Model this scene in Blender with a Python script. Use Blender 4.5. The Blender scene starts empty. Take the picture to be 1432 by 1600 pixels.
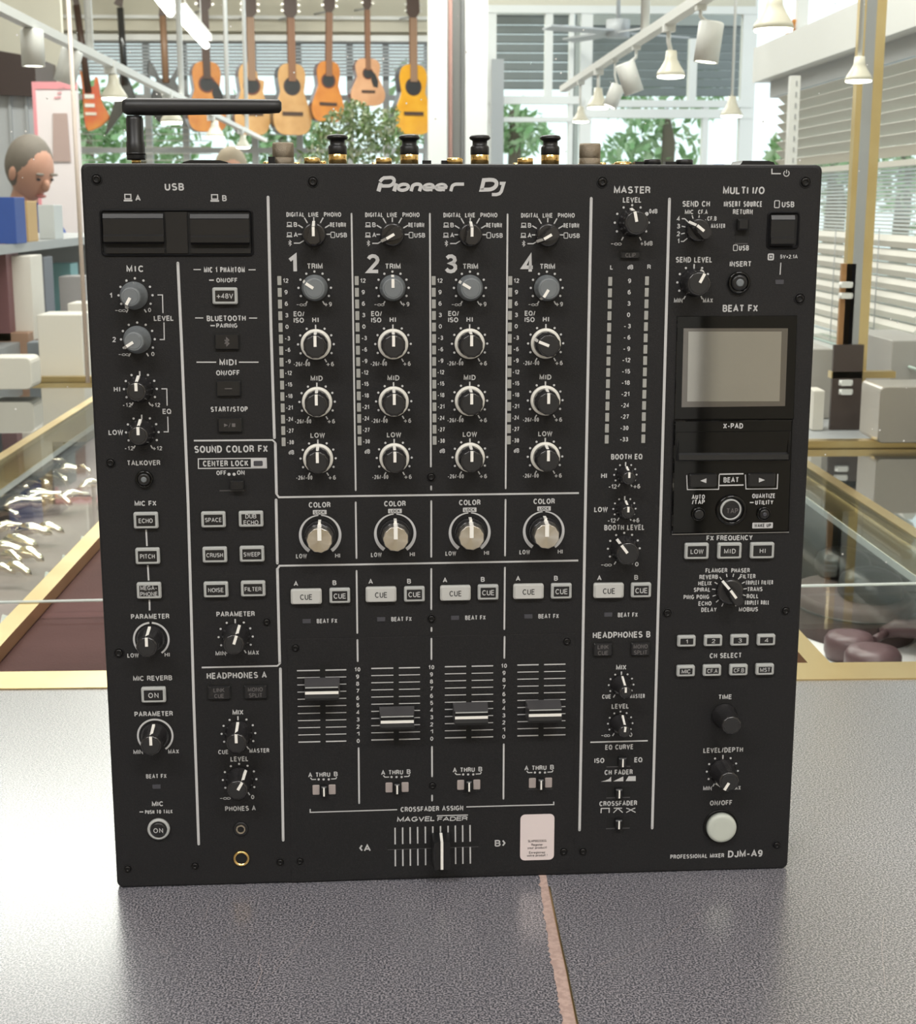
import bpy, bmesh, math, random
from mathutils import Vector, Matrix

# ---------------------------------------------------------------- camera, world, lights, exposure
SC = bpy.context.scene
COL = SC.collection
F, IW, IH = 2291.3, 1432.0, 1600.0
TH = .028                                     # the mixer stands turned by this angle in the room
YAWM, PIT, ROL = .0654, .2062, .0004
CM = Vector((-.0535, -.821, .3986))           # camera in the mixer's frame
RZ = Matrix.Rotation(TH, 3, 'Z')
CR = RZ @ CM                                  # camera in the room

def basis(yaw):
    fw = Vector((math.sin(yaw)*math.cos(PIT), math.cos(yaw)*math.cos(PIT), -math.sin(PIT)))
    rt = Vector((math.cos(yaw), -math.sin(yaw), 0)); up = rt.cross(fw)
    return (rt*math.cos(ROL)+up*math.sin(ROL), -rt*math.sin(ROL)+up*math.cos(ROL), fw)

BM_, BR_ = basis(YAWM), basis(YAWM-TH)
cam_d = bpy.data.cameras.new('camera'); cam = bpy.data.objects.new('camera', cam_d); COL.objects.link(cam)
cam_d.sensor_fit = 'VERTICAL'; cam_d.sensor_height = 24; cam_d.lens = 24*F/IH
cam_d.clip_start = .02; cam_d.clip_end = 200
r_, u_, f_ = BR_
cam.matrix_world = Matrix(((r_.x, u_.x, -f_.x, CR.x), (r_.y, u_.y, -f_.y, CR.y), (r_.z, u_.z, -f_.z, CR.z), (0, 0, 0, 1)))
cam_d.dof.use_dof = True; cam_d.dof.focus_distance = .84; cam_d.dof.aperture_fstop = 21
SC.camera = cam

W = bpy.data.worlds.new('sky'); SC.world = W; W.use_nodes = True
bg = W.node_tree.nodes['Background']; bg.inputs[0].default_value = (.86, .94, 1, 1); bg.inputs[1].default_value = 1.55
SC.view_settings.view_transform = 'Standard'; SC.view_settings.look = 'None'
SC.view_settings.exposure = 0; SC.view_settings.gamma = 1; SC.view_settings.use_curve_mapping = False

def area(name, loc, size, power, color=(1, .97, .92), rot=(0, 0, 0)):
    d = bpy.data.lights.new(name, 'AREA'); d.shape = 'RECTANGLE'; d.size, d.size_y = size; d.energy = power; d.color = color
    o = bpy.data.objects.new(name, d); COL.objects.link(o); o.location = loc; o.rotation_euler = rot; return o
# unseen ceiling fill lamps added to brighten the shop; only the rear pair has housings
area('ceiling_fill_lamp', (0.9, -1.75, 2.2), (1.5, .35), 62, (1, .985, .97))
area('ceiling_fill_lamp', (-1.2, -1.75, 2.2), (1.5, .35), 52, (1, .985, .97))
area('ceiling_fill_lamp', (-.3, 1.6, 2.2), (1.8, .5), 62)
area('ceiling_fill_lamp', (-.9, 4.6, 2.2), (2.4, .5), 80)
area('ceiling_fill_lamp', (-.8, 7.4, 2.2), (3.4, .5), 90)
area('ceiling_fill_lamp', (-.8, 9.4, 2.2), (3.4, .5), 95)
for sx in (-1, 1): area('showcase_lamp', (sx*.60, 1.25, -.012), (.03, 1.5), 1.6, (1, .96, .90))

# ---------------------------------------------------------------- pixel helpers (a ray of the photograph met with a real plane)
def ray(px, py, B=BR_):
    a, b = (px-716)/F, (800-py)/F
    return B[0]*a + B[1]*b + B[2]
def pY(px, py, Y):
    d = ray(px, py); t = (Y-CR.y)/d.y; return CR + d*t
def pZ(px, py, Z):
    d = ray(px, py); t = (Z-CR.z)/d.z; return CR + d*t
def pX(px, py, X):
    d = ray(px, py); t = (X-CR.x)/d.x; return CR + d*t
def pp(px, py, w=0.0):                        # point of the mixer's face plane (u, v) in metres
    d = ray(px, py, BM_); t = (-w-CM.y)/d.y; p = CM + d*t; return (p.x, p.z)
def mm(px, py, n):                            # n photo pixels at this place of the face, in metres
    a, b = pp(px-5, py), pp(px+5, py); return (b[0]-a[0])/10*n

# ---------------------------------------------------------------- materials
def mat(name, col, rough=.5, metal=0, spec=.5, emit=None, es=1, coat=0, noise=None, bump=None, trans=0, croough=.1):
    m = bpy.data.materials.new(name); m.use_nodes = True; nt = m.node_tree; b = nt.nodes['Principled BSDF']
    b.inputs['Base Color'].default_value = (*col, 1); b.inputs['Roughness'].default_value = rough
    b.inputs['Metallic'].default_value = metal; b.inputs['Specular IOR Level'].default_value = spec
    b.inputs['Coat Weight'].default_value = coat; b.inputs['Coat Roughness'].default_value = croough
    if emit: b.inputs['Emission Color'].default_value = (*emit, 1); b.inputs['Emission Strength'].default_value = es
    if trans: b.inputs['Transmission Weight'].default_value = trans
    if noise or bump:
        tc = nt.nodes.new('ShaderNodeTexCoord')
    if noise:
        sc, col2, lo, hi = noise
        n = nt.nodes.new('ShaderNodeTexNoise'); n.inputs['Scale'].default_value = sc; n.inputs['Detail'].default_value = 3
        nt.links.new(tc.outputs['Object'], n.inputs['Vector'])
        r = nt.nodes.new('ShaderNodeValToRGB'); r.color_ramp.elements[0].position = lo; r.color_ramp.elements[1].position = hi
        r.color_ramp.elements[0].color = (*col, 1); r.color_ramp.elements[1].color = (*col2, 1)
        nt.links.new(n.outputs['Fac'], r.inputs[0]); nt.links.new(r.outputs[0], b.inputs['Base Color'])
    if bump:
        sc, st = bump
        n = nt.nodes.new('ShaderNodeTexNoise'); n.inputs['Scale'].default_value = sc; n.inputs['Detail'].default_value = 2
        nt.links.new(tc.outputs['Object'], n.inputs['Vector'])
        bp = nt.nodes.new('ShaderNodeBump'); bp.inputs['Strength'].default_value = st; bp.inputs['Distance'].default_value = .001
        nt.links.new(n.outputs['Fac'], bp.inputs['Height']); nt.links.new(bp.outputs[0], b.inputs['Normal'])
    return m

def glass_mat(name, tint=(.96, .985, .97), ior=1.32, rough=0.0):
    m = bpy.data.materials.new(name); m.use_nodes = True; nt = m.node_tree; nt.nodes.clear()
    o = nt.nodes.new('ShaderNodeOutputMaterial'); t = nt.nodes.new('ShaderNodeBsdfTransparent'); t.inputs[0].default_value = (*tint, 1)
    g = nt.nodes.new('ShaderNodeBsdfGlossy'); g.inputs['Roughness'].default_value = rough
    f = nt.nodes.new('ShaderNodeFresnel'); gm = nt.nodes.new('ShaderNodeNewGeometry'); mr = nt.nodes.new('ShaderNodeMapRange'); mr.inputs[3].default_value = ior; mr.inputs[4].default_value = 1/ior
    nt.links.new(gm.outputs['Backfacing'], mr.inputs[0]); nt.links.new(mr.outputs[0], f.inputs[0]); x = nt.nodes.new('ShaderNodeMixShader')
    nt.links.new(f.outputs[0], x.inputs[0]); nt.links.new(t.outputs[0], x.inputs[1]); nt.links.new(g.outputs[0], x.inputs[2]); nt.links.new(x.outputs[0], o.inputs[0])
    return m

M = {}
M['face'] = mat('black powder coat', (.0090, .0088, .0096), .55, spec=.35, bump=(1800, .25), noise=(900, (.015, .0148, .016), .45, .75))
M['black'] = mat('black plastic', (.009, .009, .010), .38, spec=.5)
M['recess'] = mat('recess black', (.003, .003, .003), .7)
M['print'] = mat('grey screen print', (.52, .52, .52), .6, spec=.2)
M['printdim'] = mat('dim print', (.13, .12, .12), .6)
M['printdark'] = mat('dark print', (.02, .02, .02), .6)
M['grey'] = mat('grey knob plastic', (.16, .175, .185), .42, spec=.5)
M['white'] = mat('white pointer', (.86, .84, .79), .45)
M['rubber'] = mat('translucent grey rubber', (.42, .43, .42), .45, spec=.4)
M['cue'] = mat('cue button grey', (.50, .50, .48), .45, spec=.4)
M['btn'] = mat('black button', (.012, .012, .013), .32)
M['led'] = mat('unlit segment', (.34, .34, .32), .5)
M['leddim'] = mat('unlit led', (.055, .055, .065), .4)
M['chrome'] = mat('brushed silver', (.72, .68, .62), .28, metal=1)
M['ring'] = mat('pale skirt', (.74, .72, .66), .35, spec=.6)
M['smoke'] = mat('glossy black knob', (.020, .019, .020), .22, spec=.6)
M['knobtop'] = mat('satin black cap', (.018, .018, .019), .45)
def radial(m):
    nt = m.node_tree; t = nt.nodes.new('ShaderNodeTangent'); t.direction_type = 'RADIAL'; t.axis = 'Y'; b = nt.nodes['Principled BSDF']
    b.inputs['Anisotropic'].default_value = .92; nt.links.new(t.outputs[0], b.inputs['Tangent'])
M['spun'] = mat('spun silver', (.74, .70, .63), .24, metal=1); radial(M['spun'])
M['gold'] = mat('gold plated', (.83, .57, .22), .22, metal=1)
M['nickel'] = mat('knurled nickel', (.42, .36, .28), .4, metal=1, bump=(3000, .6))
M['piano'] = mat('piano black', (.004, .004, .004), .03, spec=.42)
M['lcd'] = mat('unlit display', (.52, .52, .50), .05, metal=.9, spec=.8)
M['lcdrim'] = mat('display rim', (.26, .25, .24), .06, metal=.9)
M['capgrey'] = mat('fader cap grey', (.065, .063, .066), .35)
M['sticker'] = mat('sticker paper', (.72, .63, .62), .6)
M['screw'] = mat('black screw', (.016, .015, .015), .28, metal=.6)
M['butt'] = mat('pale green button', (.52, .55, .49), .42)
M['blue'] = mat('blue connector', (.01, .03, .35), .4)

# ---------------------------------------------------------------- object helpers
def link(o, parent=None):
    COL.objects.link(o)
    if parent: o.parent = parent
    return o
def tag(o, label=None, cat=None, group=None, kind=None):
    if label: o['label'] = label
    if cat: o['category'] = cat
    if group: o['group'] = group
    if kind: o['kind'] = kind
    return o
def empty(name, loc=(0, 0, 0), rz=0):
    o = bpy.data.objects.new(name, None); o.empty_display_size = .05; COL.objects.link(o); o.location = loc; o.rotation_euler = (0, 0, rz); return o
def thing(name, loc, label, cat, group=None, rz=0):
    return tag(empty(name, loc, rz), label, cat, group)

class MB:
    """collects geometry, builds one mesh object"""
    def __init__(s): s.v = []; s.f = []; s.m = []; s.sm = []
    def add(s, vs, fs, mi=0, smooth=False):
        n = len(s.v); s.v += [tuple(p) for p in vs]; s.f += [tuple(i+n for i in f) for f in fs]; s.m += [mi]*len(fs); s.sm += [smooth]*len(fs)
    def box(s, c, d, mi=0, rot=None):
        x, y, z = [k/2 for k in d]
        vs = [Vector((a*x, b*y, e*z)) for a in (-1, 1) for b in (-1, 1) for e in (-1, 1)]
        if rot is not None: vs = [rot @ v for v in vs]
        vs = [v+Vector(c) for v in vs]
        s.add(vs, [(0, 1, 3, 2), (4, 6, 7, 5), (0, 4, 5, 1), (2, 3, 7, 6), (0, 2, 6, 4), (1, 5, 7, 3)], mi)
    def span(s, a, b, mi=0):
        s.box([(a[i]+b[i])/2 for i in range(3)], [abs(a[i]-b[i]) for i in range(3)], mi)
    def tube(s, pts, r, n=10, mi=0, caps=True):
        pts = [Vector(p) for p in pts]; rs = r if isinstance(r, (list, tuple)) else [r]*len(pts); rings = []
        up = None
        for i, p in enumerate(pts):
            t = (pts[min(i+1, len(pts)-1)]-pts[max(i-1, 0)]).normalized()
            a = t.cross(Vector((0, 0, 1)) if abs(t.z) < .9 else Vector((1, 0, 0))) if up is None else (up - t*up.dot(t))
            a.normalize(); up = a; b = t.cross(a)
            rings.append([p+(a*math.cos(2*math.pi*k/n)+b*math.sin(2*math.pi*k/n))*rs[i] for k in range(n)])
        vs = [v for g in rings for v in g]
        fs = [(i*n+k, i*n+(k+1) % n, (i+1)*n+(k+1) % n, (i+1)*n+k) for i in range(len(pts)-1) for k in range(n)]
        s.add(vs, fs, mi, True)
        if caps: s.add(rings[0], [tuple(range(n))[::-1]], mi); s.add(rings[-1], [tuple(range(n))], mi)
    def lathe(s, prof, n=32, mi=0, ax='w', c=(0, 0, 0), mod=None, smooth=True):
        """prof: (r, h) ; ax 'w' runs along -Y, 'z' along +Z ; mod(r,h,a)->r"""
        vs = []
        for r, h in prof:
            for k in range(n):
                a = 2*math.pi*k/n; q = mod(r, h, a) if mod else r
                x, y = q*math.cos(a), q*math.sin(a)
                vs.append((c[0]+x, c[1]-h, c[2]+y) if ax == 'w' else (c[0]+x, c[1]+y, c[2]+h))
        fs = []
        for i in range(len(prof)-1):
            for k in range(n):
                q = (i*n+k, i*n+(k+1) % n, (i+1)*n+(k+1) % n, (i+1)*n+k); fs.append(q)
        s.add(vs, fs, mi, smooth)
        s.add(vs[-n:], [tuple(range(n))], mi)
        if prof[0][0] > 1e-6: s.add(vs[:n], [tuple(range(n))[::-1]], mi)
    def slab(s, poly, h0, h1, bev=0, mi=0, ax='w', c=(0, 0, 0), back=False):
        """poly (u,v) counter-clockwise, raised from h0 to h1 with a small top bevel"""
        n = len(poly); cx = sum(p[0] for p in poly)/n; cy = sum(p[1] for p in poly)/n
        def ring(h, ins):
            o = []
            for i, (x, y) in enumerate(poly):
                d = math.hypot(x-cx, y-cy) or 1
                k = 1-ins/d*1.25 if ins else 1
                o.append((cx+(x-cx)*k, cy+(y-cy)*k, h))
            return o
        rings = [ring(h0, 0), ring(h1-bev if h1 > h0 else h1+bev, 0)] + ([ring(h1, bev)] if bev else [])
        f = (lambda p: (c[0]+p[0], c[1]-p[2], c[2]+p[1])) if ax == 'w' else (lambda p: (c[0]+p[0], c[1]+p[1], c[2]+p[2]))
        vs = [f(p) for g in rings for p in g]
        fs = [(i*n+k, i*n+(k+1) % n, (i+1)*n+(k+1) % n, (i+1)*n+k) for i in range(len(rings)-1) for k in range(n)]
        fs.append(tuple(range((len(rings)-1)*n, len(rings)*n)))
        if back: fs.append(tuple(range(n))[::-1])
        s.add(vs, fs, mi)
    def ribbon(s, pts, wd, h=0, closed=False, mi=0, ax='w', c=(0, 0, 0), capr=False):
        P = [Vector((p[0], p[1])) for p in pts]
        Q = [P[0]]
        for p in P[1:]:
            if (p-Q[-1]).length > 1e-7: Q.append(p)
        P = Q; n = len(P)
        if n < 2: return
        w0 = wd if isinstance(wd, (list, tuple)) else [wd]*n
        L, R = [], []
        for i in range(n):
            a = P[i]-P[i-1] if (i > 0 or closed) else None
            b = P[(i+1) % n]-P[i] if (i < n-1 or closed) else None
            a = a if a is not None else b; b = b if b is not None else a
            na = Vector((-a.y, a.x)).normalized(); nb = Vector((-b.y, b.x)).normalized(); m = na+nb
            if m.length < .2: m = na.copy()
            m.normalize(); k = max(.45, m.dot(na)); o = m*(w0[i]/2/k); L.append(P[i]+o); R.append(P[i]-o)
        f = (lambda p: (c[0]+p.x, c[1]-h, c[2]+p.y)) if ax == 'w' else (lambda p: (c[0]+p.x, c[1]+p.y, c[2]+h))
        vs = [f(p) for p in L]+[f(p) for p in R]
        fs = [(i, n+i, n+(i+1) % n, (i+1) % n) for i in range(n if closed else n-1)]
        s.add(vs, fs, mi)
    def disc(s, u, v, r, h, n=10, mi=0, c=(0, 0, 0)):
        s.add([(c[0]+u+r*math.cos(2*math.pi*k/n), c[1]-h, c[2]+v+r*math.sin(2*math.pi*k/n)) for k in range(n)], [tuple(range(n))], mi)
    def poly(s, pts, h, mi=0, c=(0, 0, 0)):
        s.add([(c[0]+p[0], c[1]-h, c[2]+p[1]) for p in pts], [tuple(range(len(pts)))], mi)
    def mesh(s, name, mats):
        me = bpy.data.meshes.new(name); me.from_pydata(s.v, [], s.f); me.update()
        for m in (mats if isinstance(mats, (list, tuple)) else [mats]): me.materials.append(m)
        me.polygons.foreach_set('material_index', s.m); me.polygons.foreach_set('use_smooth', s.sm)
        bm = bmesh.new(); bm.from_mesh(me); bmesh.ops.remove_doubles(bm, verts=bm.verts, dist=1e-7)
        bmesh.ops.recalc_face_normals(bm, faces=bm.faces); bm.to_mesh(me); bm.free()
        return me
    def flat(s, name, mats):                  # as mesh() but keeps the winding of open, flat faces
        me = bpy.data.meshes.new(name); me.from_pydata(s.v, [], s.f); me.update()
        for m in (mats if isinstance(mats, (list, tuple)) else [mats]): me.materials.append(m)
        me.polygons.foreach_set('material_index', s.m); return me
    def build(s, name, mats, parent=None, loc=(0, 0, 0), flat=False):
        o = bpy.data.objects.new(name, (s.flat if flat else s.mesh)(name, mats)); link(o, parent); o.location = loc; return o

def rrect(cx, cy, w, h, r, n=4):
    o = []
    for (sx, sy, a0) in ((1, -1, -90), (1, 1, 0), (-1, 1, 90), (-1, -1, 180)):
        for k in range(n+1):
            a = math.radians(a0+90*k/n); o.append((cx+sx*(w/2-r)+r*math.cos(a), cy+sy*(h/2-r)+r*math.sin(a)))
    return o

# ---------------------------------------------------------------- a plain grotesque drawn with strokes
def A(cx, cy, rx, ry, a0, a1, n=7):
    return [(cx+rx*math.cos(math.radians(a0+(a1-a0)*k/n)), cy+ry*math.sin(math.radians(a0+(a1-a0)*k/n))) for k in range(n+1)]
def EL(cx, cy, rx, ry, n=12): return ['c']+A(cx, cy, rx, ry, 0, 360-360/n, n-1)
GL = {
 'A': (.70, [[(0, 0), (.35, 1), (.70, 0)], [(.14, .32), (.56, .32)]]),
 'B': (.56, [[(0, 0), (0, 1)]+A(.32, .76, .21, .24, 90, -90)+[(0, .52)], A(.32, .26, .25, .26, 90, -90)+[(0, 0)]]),
 'C': (.66, [A(.35, .5, .35, .5, 42, 318, 11)]),
 'D': (.62, [['c', (0, 0), (0, 1)]+A(.26, .5, .36, .5, 90, -90, 8)]),
 'E': (.50, [[(.52, 1), (0, 1), (0, 0), (.54, 0)], [(0, .52), (.48, .52)]]),
 'F': (.48, [[(.52, 1), (0, 1), (0, 0)], [(0, .50), (.45, .50)]]),
 'G': (.70, [A(.36, .5, .36, .5, 45, 335, 11)+[(.70, .42), (.40, .42)]]),
 'H': (.58, [[(0, 0), (0, 1)], [(.58, 0), (.58, 1)], [(0, .52), (.58, .52)]]),
 'I': (0, [[(0, 0), (0, 1)]]),
 'J': (.42, [[(.42, 1)]+A(.21, .24, .21, .24, 0, -180)]),
 'K': (.58, [[(0, 0), (0, 1)], [(.56, 1), (0, .40)], [(.18, .58), (.60, 0)]]),
 'L': (.46, [[(0, 1), (0, 0), (.48, 0)]]),
 'M': (.72, [[(0, 0), (0, 1), (.36, .12), (.72, 1), (.72, 0)]]),
 'N': (.58, [[(0, 0), (0, 1), (.58, 0), (.58, 1)]]),
 'O': (.72, [EL(.36, .5, .36, .5, 14)]),
 'P': (.54, [[(0, 0), (0, 1)]+A(.30, .74, .24, .26, 90, -90)+[(0, .48)]]),
 'Q': (.72, [EL(.36, .5, .36, .5, 14), [(.44, .24), (.74, -.04)]]),
 'R': (.56, [[(0, 0), (0, 1)]+A(.30, .75, .24, .25, 90, -90)+[(0, .50)], [(.30, .50), (.50, .38), (.54, 0)]]),
 'S': (.58, [A(.29, .755, .27, .245, 30, 250, 7)+A(.29, .26, .29, .26, 80, -150, 7)]),
 'T': (.58, [[(0, 1), (.58, 1)], [(.29, 1), (.29, 0)]]),
 'U': (.58, [[(0, 1)]+A(.29, .29, .29, .29, 180, 360)+[(.58, 1)]]),
 'V': (.64, [[(0, 1), (.32, 0), (.64, 1)]]),
 'W': (.92, [[(0, 1), (.22, 0), (.46, .95), (.70, 0), (.92, 1)]]),
 'X': (.60, [[(0, 0), (.60, 1)], [(0, 1), (.60, 0)]]),
 'Y': (.60, [[(0, 1), (.30, .42), (.60, 1)], [(.30, .42), (.30, 0)]]),
 'Z': (.54, [[(0, 1), (.54, 1), (0, 0), (.56, 0)]]),
 '0': (.48, [EL(.24, .5, .24, .5, 12)]),
 '1': (.24, [[(0, .72), (.22, .98), (.22, 0)]]),
 '2': (.48, [A(.24, .74, .24, .26, 165, -35, 6)+[(0, 0), (.50, 0)]]),
 '3': (.48, [A(.24, .765, .22, .235, 155, -90, 6)+A(.24, .265, .25, .265, 90, -160, 7)]),
 '4': (.50, [[(.38, 0), (.38, 1), (0, .28), (.52, .28)]]),
 '5': (.48, [[(.45, 1), (.08, 1), (.03, .48)]+A(.24, .33, .25, .33, 125, -150, 7)]),
 '6': (.48, [EL(.24, .31, .24, .31, 10), A(.28, .5, .28, .5, 60, 185, 5)]),
 '7': (.46, [[(0, 1), (.46, 1), (.14, 0)]]),
 '8': (.48, [EL(.24, .76, .21, .24, 10), EL(.24, .27, .25, .27, 10)]),
 '9': (.48, [EL(.24, .69, .24, .31, 10), A(.20, .5, .28, .5, 5, -120, 5)]),
 '∞': (1.0, [EL(.24, .32, .26, .26, 10), EL(.76, .32, .26, .26, 10)]),
 '+': (.62, [[(-.03, .40), (.65, .40)], [(.31, -.02), (.31, .82)]]),
 '-': (.34, [[(0, .38), (.34, .38)]]), '–': (.6, [[(0, .42), (.6, .42)]]),
 '/': (.26, [[(0, -.02), (.26, 1.02)]]), '.': (0, [[(0, -.06), (0, .06)]]), '!': (0, [[(0, 1), (0, .32)], [(0, -.06), (0, .08)]]),
 '=': (.4, [[(0, .55), (.4, .55)], [(0, .3), (.4, .3)]]), ' ': (.18, []),
 '<': (.28, [[(.28, 1), (0, .5), (.28, 0)]]), '>': (.28, [[(0, 1), (.28, .5), (0, 0)]]),
 'd': (.44, [EL(.22, .32, .22, .32, 10), [(.44, 0), (.44, 1)]]),
 'e': (.46, [[(0, .34), (.46, .34)]+A(.23, .33, .23, .33, 0, 310, 8)]),
 'g': (.44, [EL(.22, .34, .22, .30, 10), [(.44, .64), (.44, -.1)]+A(.22, -.08, .22, .18, 0, -150, 4)]),
 'i': (0, [[(0, 0), (0, .64)], [(0, .86), (0, .98)]]), 's': (.38, [A(.19, .49, .18, .16, 30, 250, 5)+A(.19, .17, .19, .17, 80, -150, 5)]),
 't': (.26, [[(.08, .9), (.08, .1), (.26, 0)], [(-.04, .64), (.26, .64)]]), 'r': (.24, [[(0, 0), (0, .64)], [(0, .4), (.10, .62), (.26, .62)]]),
 'y': (.42, [[(0, .64), (.22, 0)], [(.42, .64), (.12, -.26)]]), 'o': (.46, [EL(.23, .32, .23, .32, 10)]),
 'u': (.40, [[(0, .64)]+A(.2, .2, .2, .2, 180, 360, 5)+[(.4, .64)], [(.4, 0), (.4, .3)]]),
 'p': (.44, [EL(.22, .32, .22, .32, 10), [(0, .64), (0, -.26)]]), 'c': (.40, [A(.22, .32, .22, .32, 45, 315, 7)]),
 'n': (.40, [[(0, 0), (0, .64)], [(0, .44)]+A(.2, .44, .2, .2, 180, 0, 5)+[(.4, 0)]]), 'z': (.36, [[(0, .64), (.36, .64), (0, 0), (.38, 0)]]),
 'v': (.40, [[(0, .64), (.2, 0), (.4, .64)]]),
}
def text(mb, s, cu, cv, h, width, w=.00006, t=.20, mi=0, gap=.11, slant=0):
    """centred on (cu, cv); h cap height, width overall width, metres, on the plane raised w over the face"""
    if '∞' in s: t = .13
    T = t*h; nat = sum(GL[c][0] for c in s)*(1-t)
    fix = len(s)*t+(len(s)-1)*gap
    sx = max(.25, (width/h-fix)/nat) if nat > .01 else 1
    if nat > .01 and sx <= .25: gap = max(.02, (width/h-len(s)*t-.25*nat)/max(1, len(s)-1))
    if sx > 1.2 and len(s) > 1 and not slant and '∞' not in s: gap += (sx-1.2)*nat/(len(s)-1); sx = 1.2
    tot = (nat*sx+len(s)*t+(len(s)-1)*gap)*h
    x = cu-tot/2
    for c in s:
        gw, st = GL[c]
        for pl in st:
            cl = pl[0] == 'c'; pts = pl[1:] if cl else pl
            q = [(x+T/2+p[0]*(1-t)*sx*h, cv-h/2+T/2+p[1]*(h-T)) for p in pts]
            if slant: q = [(a+(b-cv)*slant, b) for a, b in q]
            mb.ribbon(q, T, w, cl, mi)
        x += (gw*(1-t)*sx+t+gap)*h
# ================================================================ THE MIXER
MIX = thing('mixer', (0, 0, 0), 'black professional audio mixer standing upright on the dark counter, covered in knobs and faders', 'mixer', rz=TH)
HW, HF = .2035, .4207
BD = .092
# --- housing: a box with rounded corners, rolled edge at the foot
def housing():
    mb = MB(); n = 7
    prof = [(0, .0022, 0)]                   # (inset all round, depth y, -)
    out = rrect(0, HF/2, 2*HW, HF, .0035, 4)
    def ring(y, ins):
        return [(x*(1-ins/HW), y, HF/2+(z-HF/2)*(1-ins/(HF/2))) for x, z in out]
    rings = [ring(0, .0016), ring(.0006, .0005), ring(.0022, 0), ring(BD, 0), ring(BD+.002, .002)]
    k = len(out); vs = [p for g in rings for p in g]
    fs = [(i*k+j, i*k+(j+1) % k, (i+1)*k+(j+1) % k, (i+1)*k+j) for i in range(len(rings)-1) for j in range(k)]
    fs += [tuple(range(k)), tuple(range(4*k, 5*k))]
    mb.add(vs, fs); return mb.build('housing', M['face'], MIX)
housing()

PR = MB()                                    # all flat screen print on the face, plus a painted edge highlight
def tx(s, px, py, h, wd, w=.00012, mb=None, mi=0, t=.195, slant=0):
    u, v = pp(px, py, w); text(mb or PR, s, u, v, mm(px, py, h)*1.04, mm(px, py, wd), w, t, mi, slant=slant)
def line(pts, wd=1.6, mb=None, w=.0001, closed=False):
    q = [pp(x, y, w) for x, y in pts]; (mb or PR).ribbon(q, mm(pts[0][0], pts[0][1], wd), w, closed)
def bar(pts, wd=4.3, w=.0002):               # the broad grey section lines with round ends
    q = [pp(x, y, w) for x, y in pts]; W_ = mm(pts[0][0], pts[0][1], wd); PR.ribbon(q, W_, w)
    for e in (q[0], q[-1]): PR.disc(e[0], e[1], W_/2, w, 8)
def dots(u, v, r, skip=(), top='dot', ends=True, sz=1.0, step=30, h=.0001):
    for a in range(-120, 121, step):
        if a in skip: continue
        x, y = u+r*math.sin(math.radians(a)), v+r*math.cos(math.radians(a))
        if a == 0 and top == 'tick': PR.ribbon([(u, v+r-.0016), (u, v+r+.0009)], .0008, h)
        else: PR.disc(x, y, .00066*sz, h, 8)
    if ends:
        for a in (-150, 150):
            s_, c_ = math.sin(math.radians(a)), math.cos(math.radians(a))
            PR.ribbon([(u+(r-.0004)*s_, v+(r-.0004)*c_), (u+(r+.0016)*s_, v+(r+.0016)*c_)], .0007, h)

_mesh = {}
def shared(key, name, mats, fn, parent, loc, rot=None, smooth=None):
    if key not in _mesh:
        mb = MB(); fn(mb); _mesh[key] = mb.mesh(name, mats)
    o = bpy.data.objects.new(name, _mesh[key]); link(o, parent); o.location = loc
    if rot is not None: o.rotation_euler = (0, rot, 0)
    return o

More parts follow.
